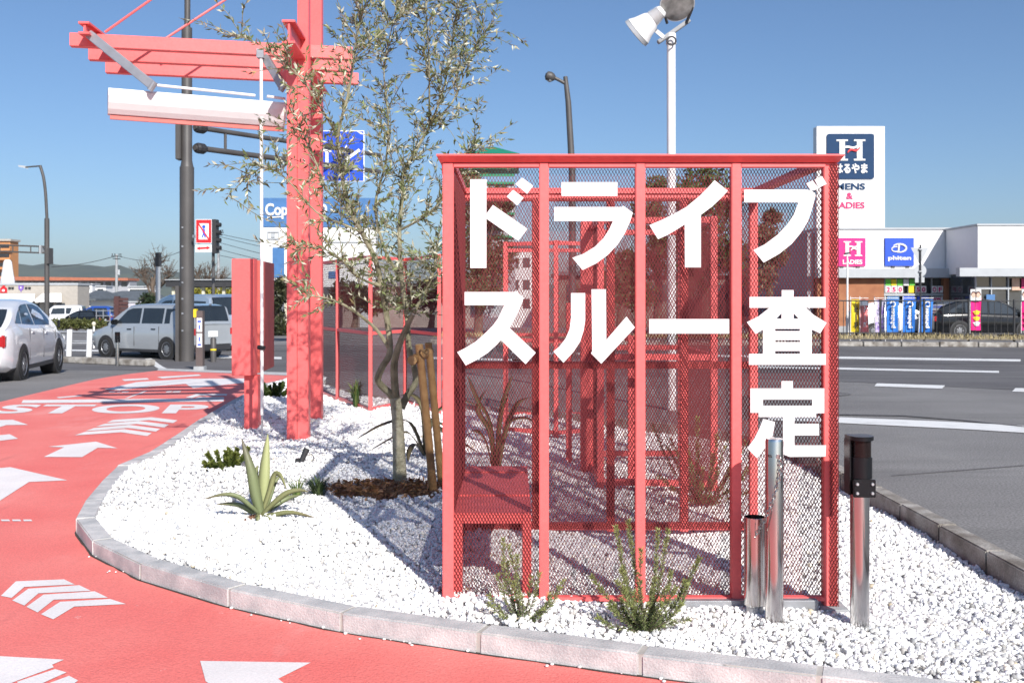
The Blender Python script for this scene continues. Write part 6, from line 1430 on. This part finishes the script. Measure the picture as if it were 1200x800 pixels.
# ------------------------------------------------------------------ behind the sign: green-roofed hut, white house, trees
y = 44; T = thing('green_roofed_hall', tuple(A(575, 372, y)), 'green hip-roofed building with pale slatted walls behind the left end of the mesh box', 'building')
MB().box(*bbox(551, 215, 604, 372, y, 5)).build('wall', 'greywall', T)
e0, e1 = A(545, 180, y - .6), A(609, 180, y - .6); rg = A(578, 172, y + 2)
MB().add([(e0.x, y - .6, e0.z), (e1.x, y - .6, e0.z), (e1.x, y + 6.6, e0.z), (e0.x, y + 6.6, e0.z), (rg.x, y + 3, rg.z + .15)], [(0, 1, 4), (1, 2, 4), (2, 3, 4), (3, 0, 4), (0, 3, 2, 1)]).build('roof', 'greenroof', T)
for i in range(11): MB().box(*bbox(552, 186 + i * 9, 603, 188.6 + i * 9, y - .12, .1)).build('slat', 'greenroof', T)
y = 70; T = building('white_house', 'white block with dark windows seen through the first two sign columns', 'building', 592, 290, 640, y, 8, 'white')
for l in (600, 613, 626):
    for t_ in (302, 328, 350): MB().box(*bbox(l, t_, l + 8, t_ + 11, y - .06, .1)).build('window', 'shopglass', T)
MB().box(*bbox(590, 287, 642, 290.3, y - .4, 9)).build('roof', 'darkroof', T)
y = 64; T = building('brown_warehouse', 'low brown warehouse across the road, behind the fence and the sign', 'building', 655, 322, 860, y, 8, mat('brown_cladding', (.17, .13, .11), .8, var=.15, vscale=1))
MB().box(*bbox(652, 318, 863, 322.5, y - .4, 9)).build('roof', 'darkroof', T)
for i in range(9): MB().box(*bbox(664 + i * 22, 333, 678 + i * 22, 352, y - .06, .1)).build('window', 'shopglass', T)
y = 72; T = building('grey_warehouse', 'grey two storey warehouse behind the olive trunk and fence', 'building', 396, 335, 560, y, 9, mat('grey_brown_cladding', (.24, .20, .18), .8, var=.12, vscale=1))
MB().box(*bbox(393, 331.5, 563, 335.3, y - .4, 10)).build('roof', 'darkroof', T)
for i in range(8): MB().box(*bbox(404 + i * 19, 345, 415 + i * 19, 357, y - .06, .1)).build('window', 'shopglass', T)

def far_tree(name, px, base_y, y, label, crown, c, n, leaf, th=.16, bare=False, group=None, cat='tree'):
    """crown: list of (px, py, r_px) lobes; leaf-sized faces fill them unevenly"""
    k = y / F; p = Vector((A(px, 0, y).x, y, gz(y))); T = thing(name, tuple(p), label, cat, group)
    q = MB(); cz = min(c_[1] for c_ in crown); top = A(px, cz, y)
    q.tube([p, p.lerp(Vector((p.x, y, top.z)), .35) + Vector((.1, 0, 0)), Vector((p.x, y, p.z + (top.z - p.z) * .75))], [th, th * .75, th * .3], 8)
    P = []
    for (cx, cy, r_) in crown:
        c0 = A(cx, cy, y + R.uniform(-.6, .6) * r_ * k); st_ = p.lerp(Vector((p.x, y, top.z)), R.uniform(.25, .5))
        q.tube(smooth_path([st_, st_.lerp(c0, .5) + Vector((0, 0, .1 * r_ * k)), c0], 3), [th * .4, th * .3, th * .3, th * .22, th * .2, th * .15, th * .08], 6, cap=False)
        if bare:
            for _ in range(26):
                d_ = Vector((R.gauss(0, 1), R.gauss(0, 1), R.gauss(.5, .8))).normalized(); e = c0 + d_ * r_ * k * R.uniform(.6, 1.25); s0 = st_.lerp(c0, R.uniform(.5, 1))
                q.tube(smooth_path([s0, s0.lerp(e, .5) + Vector((R.gauss(0, .05), 0, .05)), e], 2), [.03, .024, .018, .012, .008], 4, cap=False)
                for _ in range(3):
                    s1 = s0.lerp(e, R.uniform(.4, .9)); e1 = s1 + Vector((R.gauss(0, 1), R.gauss(0, 1), R.gauss(.6, .7))).normalized() * r_ * k * .4; q.tube([s1, e1], [.014, .006], 4, cap=False)
        m_ = int(n / len(crown)); d_ = rand_dir(m_); rr = (rng.random((m_, 1)) ** .45); clump = rand_dir(14); 
        pp = np.array(c0) + d_ * rr * np.array([1, 1, .85]) * r_ * k
        keep = ((d_ @ clump.T).max(1) > .45) | (rng.random(m_) < .35); P.append(pp[keep])
    q.build('trunk', 'darkbark', T, smooth=True)
    if n:
        P = np.concatenate(P); m_ = len(P); v_, f_, t_ = leaves_np(P, rand_dir(m_) + np.array([0, 0, .3]), rng.uniform(.7, 1.4, m_) * leaf, rng.uniform(.35, .6, m_) * leaf, tint_var(c, m_, .3))
        o = np_mesh('crown', v_, f_, 3, 'leaf', T, t_); o['kind'] = 'stuff'
    return T
far_tree('brown_tree', 825, 380, 46, 'big brownish tree crown rising behind the third sign column', [(825, 215, 30), (805, 235, 26), (845, 240, 26), (830, 275, 34), (790, 285, 28), (850, 300, 28), (815, 320, 30)], (.075, .12, .03), 5200, .24, .3)
far_tree('brown_tree', 770, 380, 52, 'smaller brown tree left of the big crown, behind the third sign column', [(770, 222, 18), (760, 250, 22), (778, 275, 24), (765, 305, 24)], (.085, .12, .04), 3000, .24, .25)
far_tree('brown_tree', 900, 380, 47, 'rusty brown tree beside the grey shop side wall, behind the last sign column', [(895, 275, 16), (905, 300, 20), (890, 325, 22), (905, 255, 10)], (.17, .125, .07), 2600, .2, .2)
far_tree('dark_tree', 725, 390, 40, 'dark olive green tree filling the view behind the second sign column', [(720, 330, 26), (700, 350, 28), (745, 345, 26), (735, 310, 20)], (.065, .09, .03), 3800, .22, .2)
far_tree('dark_tree', 560, 390, 43, 'mixed green tree in front of the green hip-roofed building', [(560, 250, 26), (545, 290, 30), (580, 300, 30), (560, 335, 34), (545, 215, 18), (585, 235, 20)], (.08, .10, .04), 6500, .2, .2)
far_tree('dark_tree', 505, 390, 58, 'dark bushy tree behind the fence right of the olive trunk', [(500, 345, 20), (480, 350, 20), (520, 340, 22)], (.05, .06, .028), 2600, .26, .2)
far_tree('dark_tree', 415, 390, 58, 'dark bushy tree between the gate posts and the olive trunk', [(420, 350, 18), (405, 345, 20), (440, 355, 16)], (.05, .055, .03), 2600, .26, .2)
far_tree('dark_tree', 322, 390, 46, 'dark leafy tree behind the red cabinet, below the pylon', [(322, 350, 16), (318, 370, 18), (328, 385, 14), (330, 335, 10)], (.05, .055, .025), 2200, .22, .15)
far_tree('bare_tree', 178, 372, 62, 'bare reddish brown tree behind the grey camera post', [(165, 318, 16), (185, 305, 18), (200, 322, 16), (178, 330, 14)], (.1, .06, .05), 0, .1, .22, bare=True)
far_tree('bare_tree', 232, 372, 66, 'bare tree right of the brown signal pole above the carport', [(232, 318, 12), (248, 318, 14), (262, 325, 12)], (.1, .06, .05), 0, .1, .2, bare=True)
far_tree('green_bush', 174, 385, 60, 'dark green conifer bush left of the camera post', [(174, 352, 11), (170, 364, 13), (180, 366, 12)], (.035, .055, .025), 1500, .2, .12, cat='bush')
T = far_tree('hedge_bush', 250, 385, 58, 'yellow green autumn hedge beneath the carport roof', [(215, 348, 12), (230, 348, 12), (245, 347, 12), (260, 348, 12), (275, 348, 12), (290, 350, 12), (310, 352, 12), (222, 362, 14), (255, 362, 14), (285, 364, 14)], (.26, .24, .03), 6000, .22, .1, cat='hedge')
T = far_tree('hedge_bush', 88, 390, 50, 'clipped low green hedge before the parked cars on the left', [(64 + i * 9, 380, 7) for i in range(7)], (.11, .12, .035), 2600, .14, .06, cat='hedge')
far_tree('hedge_bush', 132, 392, 48, 'low dry brown shrub strip left of the silver estate car', [(122 + i * 7, 387, 5) for i in range(4)], (.20, .15, .07), 900, .12, .05, cat='hedge')

# ------------------------------------------------------------------ hills
def ridge(name, y, pts, dp):
    q = MB(); xs_ = np.linspace(pts[0][0], pts[-1][0], 120); V = []
    for x in xs_:
        t_ = lerp_tab(pts, x) + 1.1 * math.sin(x * .21) + .7 * math.sin(x * .53 + 1) + .4 * math.sin(x * 1.3)
        a = A(x, t_, y); V.append([(a.x, y - dp, -2), (a.x, y - dp * .5, a.z * .55), (a.x, y, a.z), (a.x, y + dp, -2)])
    for i, v in enumerate(V): q.v += v
    for i in range(len(V) - 1):
        for k_ in range(3): a = i * 4 + k_; q.f.append((a, a + 4, a + 5, a + 1))
    o = q.build(name, 'hill', None, smooth=True); o['kind'] = 'structure'; return o
ridge('hills', 2600, [(-500, 312), (-100, 309), (20, 310), (70, 309.5), (110, 311), (140, 312), (200, 319), (260, 324), (330, 328), (500, 332), (900, 334), (1500, 330)], 500)

# ------------------------------------------------------------------ air between here and the hills
hz = MB().box((-3060, -70, -1.4), (3060, 3460, 100)).build('haze', None); hz['kind'] = 'stuff'
hm = bpy.data.materials.new('haze_air'); hm.use_nodes = True; hn = hm.node_tree
hn.nodes.remove(hn.nodes['Principled BSDF']); pv = hn.nodes.new('ShaderNodeVolumePrincipled')
pv.inputs['Color'].default_value = (.93, .97, 1, 1); pv.inputs['Density'].default_value = 1.2e-4; pv.inputs['Anisotropy'].default_value = .2
hn.links.new(pv.outputs[0], hn.nodes['Material Output'].inputs['Volume']); hz.data.materials.append(hm)
